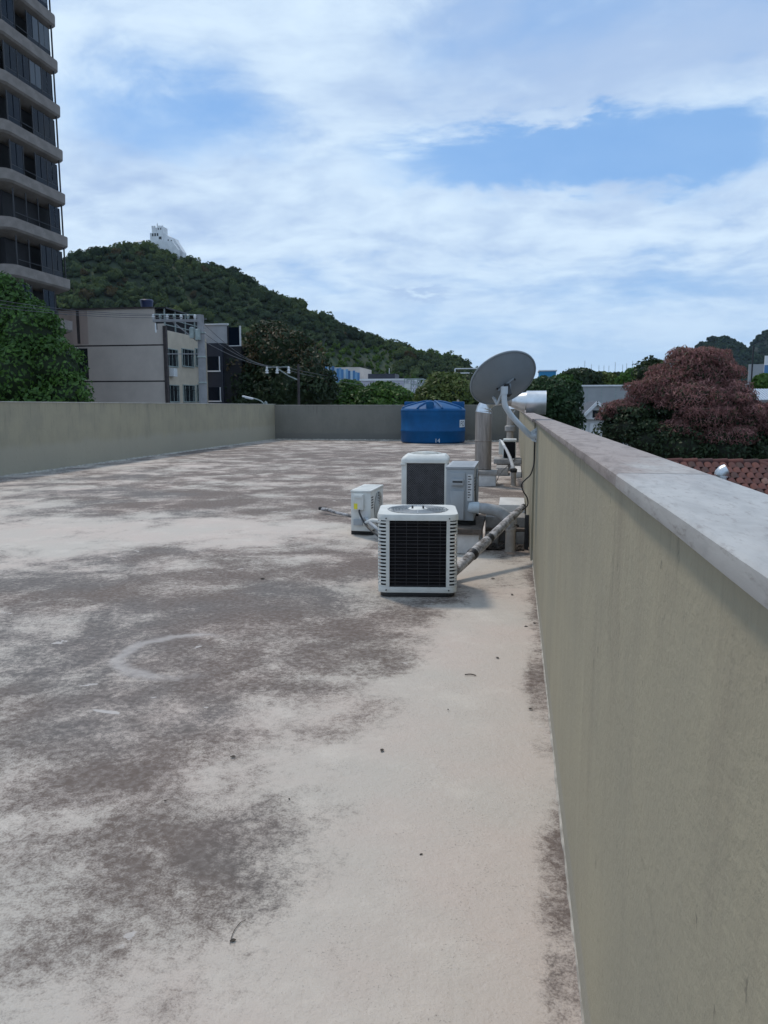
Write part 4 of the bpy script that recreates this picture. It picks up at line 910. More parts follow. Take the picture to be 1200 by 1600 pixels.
for i in range(7):
    lob = [((0,0,0.55),(0.75,0.75,0.5))]+[((r.uniform(-.55,.55), r.uniform(-.55,.55), r.uniform(0.45,0.95)), tuple(r.uniform(0.35,0.55,3))) for _ in range(4)]
    parts = [cores(r, lob[:2], (1,1,1), 0.88), leaves(r, 170, lob, 0.26, [(0.7,0.7,0.7),(1,1,1),(1.4,1.38,1.25)], 0.75, 0.5, 0, 0.2)]
    V = []; F = []; T = []; oo = 0
    for v, f, c in parts:
        if f.shape[1] == 4: f = np.vstack([f[:,[0,1,2]], f[:,[0,2,3]]])
        F.append(f+oo); V.append(v); T.append(c); oo += len(v)
    protos.append((np.vstack(V), np.vstack(F), np.vstack(T)))
protos_lo = []
for i in range(4):
    lob = [((0,0,0.5),(0.8,0.8,0.5)),((r.uniform(-.5,.5),0,0.7),(0.5,0.5,0.5))]; a1_ = cores(r, lob, (0.8,0.8,0.8), 0.9); b1_ = leaves(r, 40, lob, 0.5, [(0.7,0.7,0.7),(1.3,1.3,1.2)], 0.7, 0.6)
    f4 = b1_[1]; protos_lo.append((np.vstack([a1_[0], b1_[0]]), np.vstack([a1_[1], f4[:,[0,1,2]]+len(a1_[0]), f4[:,[0,2,3]]+len(a1_[0])]), np.vstack([a1_[2], b1_[2]])))
tones = np.array([(0.040,0.060,0.040),(0.053,0.077,0.046),(0.068,0.096,0.050),(0.088,0.120,0.054),(0.118,0.150,0.058)])
FV = []; FF = []; FT = []; FN = []; oo = 0; pts = []
for X in np.arange(RX[0]-10, 20, 6.0):
    for Y in np.arange(400, 780, 6.0): pts.append((X+r.uniform(-2.8,2.8), Y+r.uniform(-2.8,2.8)))
pts = np.array(pts); hh = hill_h(pts[:,0], pts[:,1]); yy = np.interp(pts[:,0], RX, RY)
ok = (hh > 3) & (pts[:,1] < yy+22)
cx, cy_ = RX[5], RY[5]
cv = at(262, 385, 668)
ok &= ~((np.abs(pts[:,0]-cv.x) < 16) & (pts[:,1] > 655) & (pts[:,1] < 678))
pts = pts[ok]; hh = hh[ok]
grass = vnoise(pts[:,0], pts[:,1], 70, 9)
for (X, Y), h in zip(pts, hh):
    v, f, c = protos[r.integers(7)]
    s = r.choice([r.uniform(2.4, 3.6), r.uniform(3.2, 4.8), r.uniform(4.4, 6.6)]); open_ = (X > RX[11]-10 and h < 62 and vnoise(np.array([X]), np.array([Y]), 45, 4)[0] > 0.42)
    if open_: s *= 0.55
    if r.random() < 0.06: s *= 1.35
    if abs(Y-np.interp(X, RX, RY)) < 12 and r.random() < 0.35: s *= r.uniform(1.2, 1.6)
    a_ = r.uniform(0, 6.28); ca, sa = math.cos(a_), math.sin(a_); v = v+0.10*np.sin(v[:,[1,2,0]]*r.uniform(4, 9)+r.uniform(0, 6)); sz = s*r.uniform(0.55, 1.1)+1.2
    q = np.stack([(v[:,0]*ca-v[:,1]*sa)*s+X, (v[:,0]*sa+v[:,1]*ca)*s+Y, v[:,2]*sz+h+GZ-0.8], 1)
    tq = np.clip((vnoise(np.array([X]), np.array([Y]), 38, 21)[0]*0.75+r.random()*0.25)*5, 0, 4.99); tn = tones[int(tq)]*r.uniform(0.8, 1.2)
    if r.random() < 0.03: tn = np.array((0.075, 0.062, 0.035))
    if open_: tn = np.array((0.075,0.125,0.030))*r.uniform(0.8,1.25)
    FV.append(q); FF.append(f+oo); FT.append(c*tn); oo += len(q)
print('hill trees', len(pts), 'tris', sum(len(f) for f in FF))
fme = np_mesh('forest', np.vstack(FV), np.vstack(FF), M_for, np.vstack(FT))
o = link('forest', fme)
tag(o, 'dense dark green forest covering the whole hill below the white hilltop church', 'forest', kind='stuff')
# far mountains
def mountain(name, ridge, Y, wdt, col, seed):
    X = []; Hh = []
    for px, py in ridge: c = at(px, py+11, Y); X.append(c.x); Hh.append(c.z-GZ)
    gx = np.linspace(min(X), max(X), 200); gy = np.linspace(Y-wdt, Y+wdt, 110); XX, YY = np.meshgrid(gx, gy)
    h = np.interp(XX, X, Hh); u = np.clip(np.abs(YY-Y)/wdt, 0, 1)
    Hz = h*(0.5*(1+np.cos(PI*u)))*(1+0.16*(vnoise(XX, YY, 120, seed)-0.5)+0.10*(vnoise(XX, YY, 45, seed+1)-0.5)+0.06*(vnoise(XX, YY, 16, seed+2)-0.5))
    idx = np.arange(XX.size).reshape(XX.shape); qd = np.stack([idx[:-1,:-1], idx[:-1,1:], idx[1:,1:], idx[1:,:-1]], -1).reshape(-1, 4)
    m_ = pmat(name+'_cover', col, 0.95, 0.6, 0.05, bump=1.0, bscale=0.06, bdist=9.0)
    o = link(name, np_mesh(name, np.stack([XX, YY, Hz+GZ], -1).reshape(-1, 3), qd, m_, smooth=True)); tag(o, kind='structure')
    rm = np.random.default_rng(seed+40); V = []; F = []; T = []; oo = 0
    for _ in range(1500):
        i = rm.integers(12, 188); j = int(55-abs(rm.normal())*22)
        if j < 4: continue
        v, f, c = protos_lo[rm.integers(len(protos_lo))]; s = rm.uniform(7, 13)
        V.append(v*np.array((s, s, s*0.9))+np.array((XX[j,i]+rm.uniform(-4,4), YY[j,i], Hz[j,i]+GZ-2))); F.append(f+oo); T.append(c*np.array((0.030,0.050,0.030))*rm.uniform(0.7,1.5)); oo += len(v)
    o = link('forest', np_mesh('forest', np.vstack(V), np.vstack(F), M_for, np.vstack(T)))
    tag(o, 'dark scrub and trees covering the '+('nearer' if seed == 3 else 'farther, taller')+' far mountain behind the pink tree', 'forest', kind='stuff')
mountain('mountain', [(1010,634),(1050,575),(1075,545),(1095,533),(1115,528),(1135,529),(1150,535),(1165,545),(1200,560),(1260,600),(1300,634)], 2300, 300, (0.014,0.026,0.016), 3)
mountain('mountain', [(1130,634),(1150,580),(1165,545),(1176,533),(1186,520),(1200,514),(1230,502),(1270,512),(1330,548),(1420,600),(1480,634)], 2700, 380, (0.015,0.025,0.018), 6)

# ------------------------------------------------------------------ hilltop church
M_lime = pmat('limewash', (0.70, 0.71, 0.72), 0.9, 0.08, 0.3, dirt=0.15, dirtcol=(0.4,0.4,0.4), dscale=0.4)
M_win = pmat('dark_glass', (0.02, 0.025, 0.03), 0.15, 0.2, 2)
base = at(262, 392, 665); k = (base-Vector((0,0,EYE))).dot(_FP)/FPX
t = thing('hilltop_church', 'white fortress like church with cross on top of the wooded hill', 'church', (base.x, base.y, base.z-12))
def cz(py): return (392-py)*k+12
def cx_(px): return (px-262)*k
def cbox(name, a0, a1, p0, p1, y0, y1, mat=M_lime, par=None): return MB().box(cx_(a0), cx_(a1), y0, y1, cz(p1), cz(p0)).build(name, mat, par or t)
wmain = cbox('wall', 238.5, 259, 366.5, 410, -6, 8)
cbox('tower', 241, 249, 358.5, 366.6, -5, 4); cbox('belfry', 250, 259, 357, 366.6, -5.5, 5)
for a0 in (241, 244.5, 250, 253.5, 257): cbox('merlon', a0, a0+2.0, 355.6, 358.6 if a0 < 249 else 357.1, -5, -3.5)
MB().prism([(0,-0.25),(0.5,-0.25),(0.5,0.25),(0,0.25)], cz(358.5), cz(350)).build('cross_shaft', M_lime, t, loc=(cx_(247), -1, 0)); MB().box(cx_(245.9), cx_(248.6), -1.25, -0.75, cz(353.6), cz(352.7)).build('cross_arm', M_lime, t)
for a0 in (242, 246, 250): cbox('window', a0, a0+2.5, 367.2, 371.6, -6.12, -5.9, M_win)
for a0 in (251.8, 255.5): cbox('window', a0, a0+1.6, 359.5, 362, -5.62, -5.4, M_win)
cbox('window', 253, 257.6, 372.5, 377, -6.12, -5.9, M_win)
def wedge(name, pts, y0, y1, mat=M_lime):
    n = len(pts); m = MB(); m.add([(cx_(a),y0,cz(b)) for a,b in pts]+[(cx_(a),y1,cz(b)) for a,b in pts], [tuple(range(n)), tuple(range(2*n-1,n-1,-1))]+[(i,n+i,n+(i+1)%n,(i+1)%n) for i in range(n)]); return m.build(name, mat, t)
wedge('gabled_wing', [(258.8,366),(263,368),(268,372),(275.5,374.5),(276.5,380),(276.5,408),(258.8,408)], -4, 7)
wedge('sloping_rampart', [(239.5,386),(247,379),(257,377.5),(268,380),(277,381),(287,394),(287,410),(239.5,410)], -9, -6.2)
wedge('stair_wall', [(275,376),(277,376.5),(289,395),(289,410),(275,410)], -3, 5)
for a0, b0 in ((266,376.5),(271,377.5)): cbox('window', a0, a0+1.8, b0, b0+3, -4.12, -3.9, M_win)
M_tile = pmat('clay_roof', (0.30, 0.14, 0.09), 0.9, 0.3, 0.8)
t2 = thing('hill_house', 'low pale house half hidden in the trees left of the hilltop church', 'house', (at(221,385,662).x, 662, at(221,385,662).z-10))
MB().box(-5, 5, -3, 3, 0, 13.2).build('wall', M_lime, t2); MB().add([(-5.6,-3.6,13.2),(5.6,-3.6,13.2),(5.6,3.6,13.2),(-5.6,3.6,13.2),(-2.5,0,15.4),(2.5,0,15.4)], [(0,1,5,4),(1,2,5),(2,3,4,5),(3,0,4),(3,2,1,0)]).build('roof', M_lime, t2)

# ------------------------------------------------------------------ balcony tower
M_band = pmat('balcony_render', (0.25, 0.222, 0.205), 0.9, 0.15, 1.2, dirt=0.5, dirtcol=(0.16,0.13,0.115), stretch=(1,1,1.6))
M_tw = pmat('tower_dark_wall', (0.012, 0.012, 0.015), 0.8, 0.3, 1)
def glass_mat(name, col, rough=0.08):
    m, q, b, o = new_mat(name); b.inputs['Base Color'].default_value = c4(col); b.inputs['Roughness'].default_value = rough; b.inputs['Specular IOR Level'].default_value = 0.14
    co = q.n('ShaderNodeTexCoord').outputs['Object']; q.set(b.inputs['Normal'], q.bump(q.noise(co, 1.5, 2), 0.08, 0.05)); return m
M_gl = glass_mat('tinted_glass', (0.006, 0.011, 0.020)); M_gl2 = glass_mat('pale_blind_glass', (0.11, 0.125, 0.145), 0.2); M_fr = pmat('dark_frame', (0.014,0.014,0.018), 0.5, 0.2)
pr = at(109, 372, 53.0); TX0 = pr.x; TY1 = 53.0; TY0 = 46.2; FZ = pr.z; FH = 3.04
t = thing('apartment_tower', 'tall brown tower with rounded concrete balconies stacked at every floor', 'tower', (TX0, (TY0+TY1)/2, GZ)); L0 = Vector(t.location)
k0 = -7; k1 = 9
MB().box(-20, -1.1, TY0+0.9-L0.y, TY1-0.45-L0.y, 0, FZ+FH*(k1+1)-GZ).build('core_wall', M_tw, t)
# balcony band: plan outline swept down a rounded profile
def outline(off): 
    x0, x1, y0, y1, ch = -20.0, 0.0-off, TY0+off-L0.y, TY1-off-L0.y, 0.45
    return [(x0,y0),(x1-ch*1.3,y0),(x1-ch*0.35,y0+ch*0.5),(x1,y0+ch*1.4),(x1,y1-ch*0.8),(x1-ch*0.25,y1-ch*0.2),(x1-ch,y1),(x0,y1)]
def ringz(off, z): return [(x,y,z) for x,y in outline(off)]
bm_ = MB().rings([ringz(1.2,-1.16), ringz(0.90,-1.16), ringz(0.62,-1.10), ringz(0.12,-0.80), ringz(0.02,-0.66), ringz(0.0,0.0), ringz(0.16,0.0), ringz(0.16,-0.75)], True, True)
band_me = bm_.mesh('balcony_band', M_band, smooth=22)
gl_me = MB().box(-0.03, 0.03, -0.62, 0.62, 0, 1.0).mesh('pane', None)
rr = random.Random(12)
sched = {0:'oood', 1:'dodd', 2:'dogd', 3:'ggbg', 4:'dobb', 5:'gobb', 6:'ggdb', 7:'gobb', 8:'gggg', 9:'gggg', -1:'oodg'}
for kf in range(k0, k1+1):
    z = FZ+FH*kf-GZ; link('balcony', band_me, t, (0,0,z))
    if z < 3: continue
    if kf == k1: continue
    zt_ = FH-1.13
    for i in range(4):
        mode = sched.get(kf, 'gogo')[i]; yc = TY0+1.15+i*1.32+0.35-L0.y
        MB().bar((-0.25, yc-0.64, z+0.001), (-0.25, yc-0.64, z+zt_+0.05), 0.07).build('mullion', M_fr, t)
        zl = 0.42
        if mode != 'o':
            MB().box(-0.28, -0.23, yc-0.60, yc+0.62, z+0.0, z+zl).build('lower_pane', M_gl, t)
            for u in (0, 1):
                mtl = {'g':M_gl, 'd':M_gl, 'b':(M_gl2 if rr.random() < 0.75 else M_gl)}[mode]
                MB().box(-0.30+0.03*u, -0.265+0.03*u, yc-0.60+0.61*u, yc+0.0+0.61*u, z+zl+0.04, z+zt_).build('window_pane', mtl, t)
            MB().bar((-0.26, yc-0.6, z+zl+0.02), (-0.26, yc+0.62, z+zl+0.02), 0.05).build('transom', M_fr, t)
        else:
            MB().bar((-0.15, yc-0.64, z+0.42), (-0.15, yc+0.64, z+0.42), 0.04).build('rail', M_fr, t)
    for i in range(5): MB().box(-19+i*3.6, -16+i*3.6, TY0+0.3-L0.y, TY0+0.34-L0.y, z+0.0, z+zt_).build('window_pane', M_gl, t)
MB().tube([(-0.15, TY1-0.6-L0.y, FZ-GZ-3), (-0.15, TY1-0.6-L0.y, FZ-GZ+FH*k1)], 0.06, 8).build('downpipe', M_fr, t)

# ------------------------------------------------------------------ beige block
M_cer = pmat('grey_porcelain', (0.28, 0.33, 0.32), 0.4, 0.2);
M_lil = pmat('lilac_grey_render', (0.57, 0.505, 0.455), 0.9, 0.08, 0.5, dirt=0.25, dirtcol=(0.25,0.20,0.18), dscale=0.5)
M_stain = pmat('rust_stained_render', (0.45, 0.36, 0.32), 0.9, 0.15, 0.6, dirt=0.4, dirtcol=(0.12,0.09,0.08), stretch=(1.5,1.5,0.3))
M_yel2 = pmat('cream_render', (0.50, 0.43, 0.34), 0.9, 0.1, 0.6, dirt=0.2, dirtcol=(0.25,0.20,0.16))
M_trim = pmat('dark_trim', (0.06,0.05,0.05), 0.9, 0.2)
BY = 60.0; bx0 = at(96, 560, BY).x; bx1 = at(257, 560, BY).x; bz = at(180, 483, BY).z; zst = at(250, 515, BY).z
y1 = 0
ratio = at(322, 560, 60).x/60; by1 = bx1/ratio
t = thing('apartment_block', 'beige block with blank stained side wall and barred windows on its cream front', 'building', (bx1, BY, GZ)); L0 = Vector(t.location)
xw = at(240, 500, BY).x-bx1
z0_ = at(180, 540, BY).z-GZ; z1_ = at(180, 596, BY).z-GZ
MB().box(bx0-bx1, 0, 0, by1-BY, 0, z1_-0.06).build('wall', M_lil, t); MB().box(bx0-bx1, 0, 0, by1-BY, z1_+0.06, z0_-0.06).build('wall', M_lil, t)
MB().box(bx0-bx1, 0, 0, by1-BY, z0_+0.06, zst-GZ).build('wall', M_lil, t)
MB().box(bx0-bx1, xw, 0, by1-BY-2, zst-GZ+0.001, bz-GZ).build('wall', M_lil, t)
for z in (z0_, z1_): MB().box(bx0-bx1+0.03, -0.03, 0.03, by1-BY-0.03, z-0.07, z+0.07).build('joint', M_trim, t)
xa = at(122, 500, BY).x-bx1; xb = at(130, 500, BY).x-bx1
MB().box(bx0-bx1+0.05, xb+0.4, -0.02, -0.004, z0_+0.15, bz-GZ-0.05).build('stained_patch', M_stain, t)
MB().box(xa-0.15, xa+0.12, -0.035, -0.022, z0_+0.2, bz-GZ).build('drip_streak', M_trim, t); MB().box(xa-0.25, xb+0.25, -0.03, -0.003, GZ*0-0+z1_+0.2, z0_-0.2).build('slot_window', M_win, t)
MB().box(bx0-bx1-0.1, xw+0.1, -0.1, by1-BY-1.9, bz-GZ, bz-GZ+0.12).build('roof_edge', M_trim, t)
MB().box(0.003, 0.10, 0.25, by1-BY-0.02, 0, zst-GZ-0.05).build('front_wall', M_yel2, t)
MB().box(-0.02, 0.24, -0.10, 0.24, 0, zst-GZ+0.3).build('corner_downpipe', M_trim, t)
# barred front windows
flen = by1-BY
def fy(px): rr_ = at(px, 560, 60).x/60; return bx1/rr_-BY
def fz(px, py): Y = BY+fy(px); return at(px, py, Y).z-GZ
rows_ = [(545, 571), (602, 627)]
for (ya, yb) in rows_:
    for (pa_, pb_) in ((258.5, 275), (282.5, 300), (303.5, 318)):
        ya_, yb_ = fy(pa_), fy(pb_); zt2 = fz(pa_, ya); zb2 = fz(pa_, yb)
        w = MB().box(0.09, 0.115, ya_, yb_, zb2, zt2).build('window', M_win, t)
        fm = MB()
        for a0, a1, c0, c1 in ((ya_-.06,yb_+.06,zb2-.10,zb2),(ya_-.06,yb_+.06,zt2,zt2+.07),(ya_-.06,ya_,zb2,zt2),(yb_,yb_+.06,zb2,zt2)): fm.box(0.102, 0.20, a0, a1, c0, c1)
        fm.build('window_frame', M_cer, w)
        for i in range(1, 6): MB().bar((0.17, ya_+(yb_-ya_)*i/6, zb2), (0.17, ya_+(yb_-ya_)*i/6, zt2), 0.035).build('window_bar', M_cer if i % 2 else M_fr, w)
        MB().bar((0.172, ya_, (zb2+zt2)/2+0.3), (0.172, yb_, (zb2+zt2)/2+0.3), 0.04).build('window_bar', M_fr, w)
q = fz(264, 580); MB().box(0.10, 0.55, fy(261), fy(267), q-0.45, q+0.25).build('window_air_conditioner', M_lab, t)
# terrace on the roof of the block
zt_ = zst-GZ
MB().box(xw+0.3, 0.05, 0.02, 0.14, zt_, zt_+0.5).build('terrace_parapet', M_lil, t)
for i in range(5): MB().bar((0.0, 0.3+i*flen*0.23, zt_), (0.0, 0.3+i*flen*0.23, zt_+1.75), 0.10).build('terrace_post', M_cer, t)
MB().box(xw+0.1, 0.2, 0.2, flen, zt_+1.75, zt_+1.87).build('terrace_roof', M_fr, t)
MB().box(xw+0.05, xw+0.2, 0.3, flen-0.3, zt_+0.02, zt_+1.7).build('terrace_back_wall', M_tw, t)
for z in (0.45, 0.95): MB().bar((0.05, 0.2, zt_+z), (0.05, flen, zt_+z), 0.06).build('terrace_rail', M_cer, t)
def round_tank(label, c, R, H, mat=None):
    t_ = thing('roof_tank', label, 'water tank', c)
    MB().lathe([(R*0.86,0),(R,H*0.72),(R*1.04,H*0.73),(R*1.04,H*0.80)], 22).build('body', mat or M_tank, t_, smooth=40); MB().lathe([(R*1.03,H*0.80),(R*1.06,H*0.84),(R*0.9,H*0.95),(R*0.1,H),(0,H)], 22).build('lid', mat or M_tank, t_, smooth=40)
q = at(228, 483, BY+3)
t2 = thing('roof_slab', 'thin slab on the beige block under its dark blue roof tank', 'slab', (q.x, BY+3, bz+0.12)); MB().box(-1.4, 1.4, -1, 1, 0, 0.22).build('slab', M_conc, t2)
round_tank('dark blue round tank on the roof of the beige block', (q.x+0.1, BY+3, bz+0.34), 0.55, 0.85, pmat('navy_plastic', (0.01,0.02,0.07), 0.4, 0.1))

# dark fronted house and its white terrace
M_gw0 = pmat('pale_grey_screen', (0.40, 0.41, 0.43), 0.8, 0.1, 1)
DYY = 70.0; dx0 = at(321, 580, DYY).x; dx1 = at(376, 580, DYY).x; dzt = at(340, 536, DYY).z
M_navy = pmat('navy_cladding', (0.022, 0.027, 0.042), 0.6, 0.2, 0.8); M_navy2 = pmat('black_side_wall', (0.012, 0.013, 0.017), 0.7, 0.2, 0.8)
t = thing('dark_house', 'dark navy fronted house with white and glass terrace on top', 'house', ((dx0+dx1)/2, DYY, GZ)); wd = (dx1-dx0)/2; hz = dzt-GZ
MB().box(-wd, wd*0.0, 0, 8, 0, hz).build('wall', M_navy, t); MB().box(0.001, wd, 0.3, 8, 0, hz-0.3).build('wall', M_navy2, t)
def lx(px): return at(px, 580, DYY).x-(dx0+dx1)/2
def lz(py): return at(340, py, DYY).z-GZ
for a0, a1, b0, b1 in ((325.5,343,557,579),(325.5,343,605,626)):
    w = MB().box(lx(a0), lx(a1), -0.05, -0.002, lz(b1), lz(b0)).build('window', M_gl, t); MB().box(lx(a0)-0.1, lx(a1)+0.15, -0.12, -0.06, lz(b1)-0.12, lz(b1)).build('sill', M_lime, w); MB().box(lx(a1), lx(a1)+0.08, -0.10, -0.002, lz(b1), lz(b0)).build('frame', M_lime, w)
MB().box(lx(318), lx(355), 0.4, 0.5, hz, lz(507)).build('terrace_screen', M_gw0, t); MB().box(lx(317), lx(356), 0.25, 0.6, lz(507), lz(505)).build('terrace_cap', M_lime, t)
MB().box(lx(356.5), lx(374), 0.4, 0.44, lz(540), lz(511)).build('terrace_glass', M_gl, t)
for px in (355.5, 374.5): MB().bar((lx(px), 0.42, lz(541)), (lx(px), 0.42, lz(509)), 0.14).build('terrace_post', M_fr if px < 360 else M_lime, t)
MB().bar((lx(356), 0.42, lz(541)), (lx(375), 0.42, lz(541)), 0.16).build('terrace_rail', M_lime, t)

# ------------------------------------------------------------------ poles, lamp, wires
M_pole = pmat('concrete_pole', (0.25, 0.25, 0.26), 0.9, 0.15, 2, dirt=0.25); M_wire = pmat('wire', (0.10,0.10,0.11), 0.5, 0.1)
PY = 39.5; pt = at(313, 492, PY)
t = thing('utility_pole', 'thick concrete utility pole with a long crossarm of insulators beside the beige block', 'pole', (pt.x, PY, GZ)); L0 = Vector(t.location); ph = pt.z-GZ
MB().tube([(0,0,0),(0,0,ph)], [0.30, 0.18], 16).build('shaft', M_pole, t, smooth=40)
for z in (ph-1.0, ph-2.3, ph-3.7): MB().lathe([(0.20,z),(0.25,z+0.01),(0.25,z+0.07),(0.20,z+0.08)], 16).build('band', M_cer, t, smooth=40)
e1 = at(239, 501, PY-0.6)-L0; e0 = at(314, 501, PY)-L0
MB().bar(e0+Vector((0.15,0,0)), e1, 0.16, 0.14).build('crossarm', M_pole, t)
e3 = at(240, 491, PY-0.6)-L0; e2 = at(314, 492, PY)-L0; MB().bar(e2, e3, 0.05, 0.05).build('top_rail', M_cer, t)
for i in range(7):
    c = e0.lerp(e1, 0.12+0.145*i); MB().lathe([(0.05,0.06),(0.05,0.12),(0.10,0.14),(0.06,0.18),(0.10,0.21),(0.06,0.25),(0.09,0.28),(0.03,0.33)], 10, tuple(c)).build('insulator', M_cer if i % 2 else M_lime, t, smooth=30)
MB().bar(at(308, 533, PY)-L0, e0.lerp(e1, 0.62), 0.09, 0.06).build('brace', M_pole, t); 
p1 = at(243, 505, PY-0.6)-L0; MB().bar(p1, p1+Vector((0,0,-0.5)), 0.06).build('hanger', M_lime, t)
for i in range(2): MB().lathe([(0.0,0),(0.14,0.02),(0.14,0.55),(0.05,0.62)], 12, tuple(at(300+i*9, 520+i*3, PY-0.35)-L0-Vector((0,0,0.3)))).build('fuse_box', M_cer, t, smooth=40)
MB().bar(at(262, 553, PY)-L0, Vector((0,0,(at(313,553,PY)-L0).z)), 0.07, 0.05).build('lower_arm', M_pole, t)
PY2 = 62.0; p2 = at(466, 569, PY2)
t = thing('utility_pole', 'slim pole with a bent arm carrying three insulators in front of the dark tree', 'pole', (p2.x, PY2, GZ)); L2 = Vector(t.location)
MB().tube([(0,0,0),(0,0,p2.z-GZ)], [0.16, 0.10], 12).build('shaft', M_trim, t, smooth=40)
MB().tube([at(466,594,PY2)-L2, at(452,588,PY2-0.2)-L2, at(435,577,PY2-0.4)-L2], 0.05, 8).build('arm', M_cer, t); MB().bar(at(452,572.5,PY2-0.4)-L2, at(416,574.5,PY2-0.4)-L2, 0.06).build('crossarm', M_cer, t); MB().bar(at(435,578,PY2-0.4)-L2, at(435,572,PY2-0.4)-L2, 0.06).build('arm_post', M_cer, t)
for px in (417, 433, 451): MB().lathe([(0.10,-0.42),(0.16,-0.35),(0.09,-0.25),(0.15,-0.18),(0.08,-0.05),(0.10,0.12),(0.03,0.18)], 10, tuple(at(px, 576, PY2-0.4)-L2)).build('insulator', M_lime, t, smooth=30)
LY = 46.0; lp = at(418, 640, LY)
t = thing('street_lamp', 'grey street lamp with curved arm rising just over the parapet before the dark tree', 'street lamp', (lp.x, LY, GZ)); L3 = Vector(t.location)
MB().tube([(0,0,0), at(418,650,LY)-L3, at(412,631,LY)-L3, at(404,625,LY)-L3, at(394,622,LY)-L3], [0.09,0.06,0.04,0.035,0.035], 10, 6).build('post', M_cer, t, smooth=60)
MB().bar(at(396,623,LY)-L3, at(379,619,LY)-L3, 0.26, 0.10).build('lamp_head', M_lime, t, bevel=0.03); MB().bar(at(394,624,LY)-L3, at(383,621.5,LY)-L3, 0.18, 0.05).build('lamp_lens', M_lab, t)
def wire(a, b, sag, label, group, r=0.014):
    a = Vector(a); b = Vector(b); pts = []
    for i in range(13):
        u = i/12; q = a.lerp(b, u); q.z -= sag*4*u*(1-u); pts.append(q)
    c = pts[0].copy(); o = MB().tube([q-c for q in pts], r, 5).build('power_line', M_wire, loc=tuple(c)); tag(o, label, 'power line', group)
for i, (ya, yb) in enumerate(((458,491),(466,493),(472,496))): wire(at(-60, ya, 33), at(243+i*22, yb, PY-0.5), 0.25, 'thin power line running from the crossarm past the brown tower', 'lines left of the thick pole')
for i, (ya, yb) in enumerate(((500,571),(516,573),(530,574))): wire(at(313, ya, PY), at(418+i*16, yb, PY2-0.4), 0.5, 'thin power line between the thick pole and the slim pole', 'lines between the poles', 0.016)
for i, yb in enumerate((598, 606)): wire(at(450, 575+i*4, PY2-0.4), at(668, yb, 110), 0.6, 'thin power line going off from the slim pole past the trees', 'lines beyond the slim pole', 0.02)

# ------------------------------------------------------------------ buildings beyond
def pbox(px0, px1, py0, Y): a0 = at(px0, py0, Y); b0 = at(px1, py0, Y); return a0.x, b0.x, a0.z
M_bl = [pmat('blue_panel', c, 0.6, 0.08, 0.5) for c in ((0.07,0.20,0.40),(0.16,0.32,0.50),(0.38,0.50,0.60),(0.05,0.14,0.30))]
BY2 = 165.0; a0, b0, z = pbox(508, 562, 572, BY2)
t = thing('striped_building', 'building clad in light and dark blue vertical panels above the bushy trees', 'building', ((a0+b0)/2, BY2, GZ)); w = (b0-a0)/2
MB().box(-w, w, 0.1, 14, 0, z-GZ-0.3).build('wall', M_lil, t); n = 15
for i in range(n):
    x0 = -w+2*w*i/n; zz_ = z-GZ-(i/n)*1.6+(0.25 if i % 3 == 0 else 0); MB().box(x0+0.01, x0+2*w/n-0.01, 0-0.1*(i % 2), 0.098, zz_-6, zz_).build('panel', M_bl[(0,2,1,3,2,0,1)[i % 7]], t)
a0, b0, z = pbox(563, 642, 592, 160)
t = thing('flat_roofed_building', 'long low white building with a dark box on its flat roof', 'building', ((a0+b0)/2, 160, GZ)); w = (b0-a0)/2
MB().box(-w, w, 0, 12, 0, z-GZ-0.4).build('wall', pmat('pale_lilac_wall', (0.46,0.45,0.52), 0.9, 0.06, 0.4), t); MB().box(-w-0.15, w+0.15, -0.15, 12.15, z-GZ-0.4, z-GZ).build('roof_edge', M_lime, t)
c0 = at(575, 584, 162).x-(a0+b0)/2; c1 = at(617, 584, 162).x-(a0+b0)/2; MB().box(c0, c1, 2, 8, z-GZ, z-GZ+1.15).build('roof_box', M_navy, t); MB().bar(((c0+c1)/2+1.4, 4, z-GZ+1.15), ((c0+c1)/2+1.4, 4, z-GZ+2.4), 0.12).build('mast', M_lime, t)
for i in range(6): MB().box(-w+0.8+i*1.75, -w+1.7+i*1.75, -0.04, -0.002, z-GZ-3.2, z-GZ-1.8).build('window', M_win, t)
a0, b0, z = pbox(632, 662, 592, 120)
t = thing('steel_frame', 'open weathered steel frame structure between the white building and the olive tree', 'frame', ((a0+b0)/2, 120, GZ)); w = (b0-a0)/2; hz = z-GZ
for x in (-w, -w*0.3, w*0.35, w):
    for y in (0, 3): MB().bar((x, y, 0), (x, y, hz), 0.16).build('post', M_cer, t)
for zz_ in (hz, hz-0.9, hz-2.2, hz-3.4):
    for y in (0, 3): MB().bar((-w, y, zz_), (w, y, zz_), 0.14).build('beam', M_cer, t)
for i, x in enumerate((-w, -w*0.3, w*0.35)): MB().bar((x, 0, hz-2.2), (x+w*0.65, 0, hz-0.2), 0.10).build('brace', M_lime, t)
MB().box(-w, -w*0.35, -0.15, -0.08, hz-2.0, hz-0.7).build('panel', M_lab, t)
a0, b0, z = pbox(711, 748, 576, 130)
t = thing('pipe_gantry', 'pale metal gantry frame above the trees left of the satellite dish', 'frame', ((a0+b0)/2, 130, GZ)); w = (b0-a0)/2; hz = z-GZ
for x in (-w, w): MB().bar((x,0,0), (x,0,hz), 0.18).build('post', M_lime, t)
for d_ in (0, -0.75): MB().bar((-w,0,hz+d_), (w,0,hz+d_), 0.17).build('beam', M_lime, t)
a0, b0, z = pbox(843, 869, 580, 170)
t = thing('blue_building', 'small bright blue building far off beside the duct outlet', 'building', ((a0+b0)/2, 170, GZ)); w = (b0-a0)/2
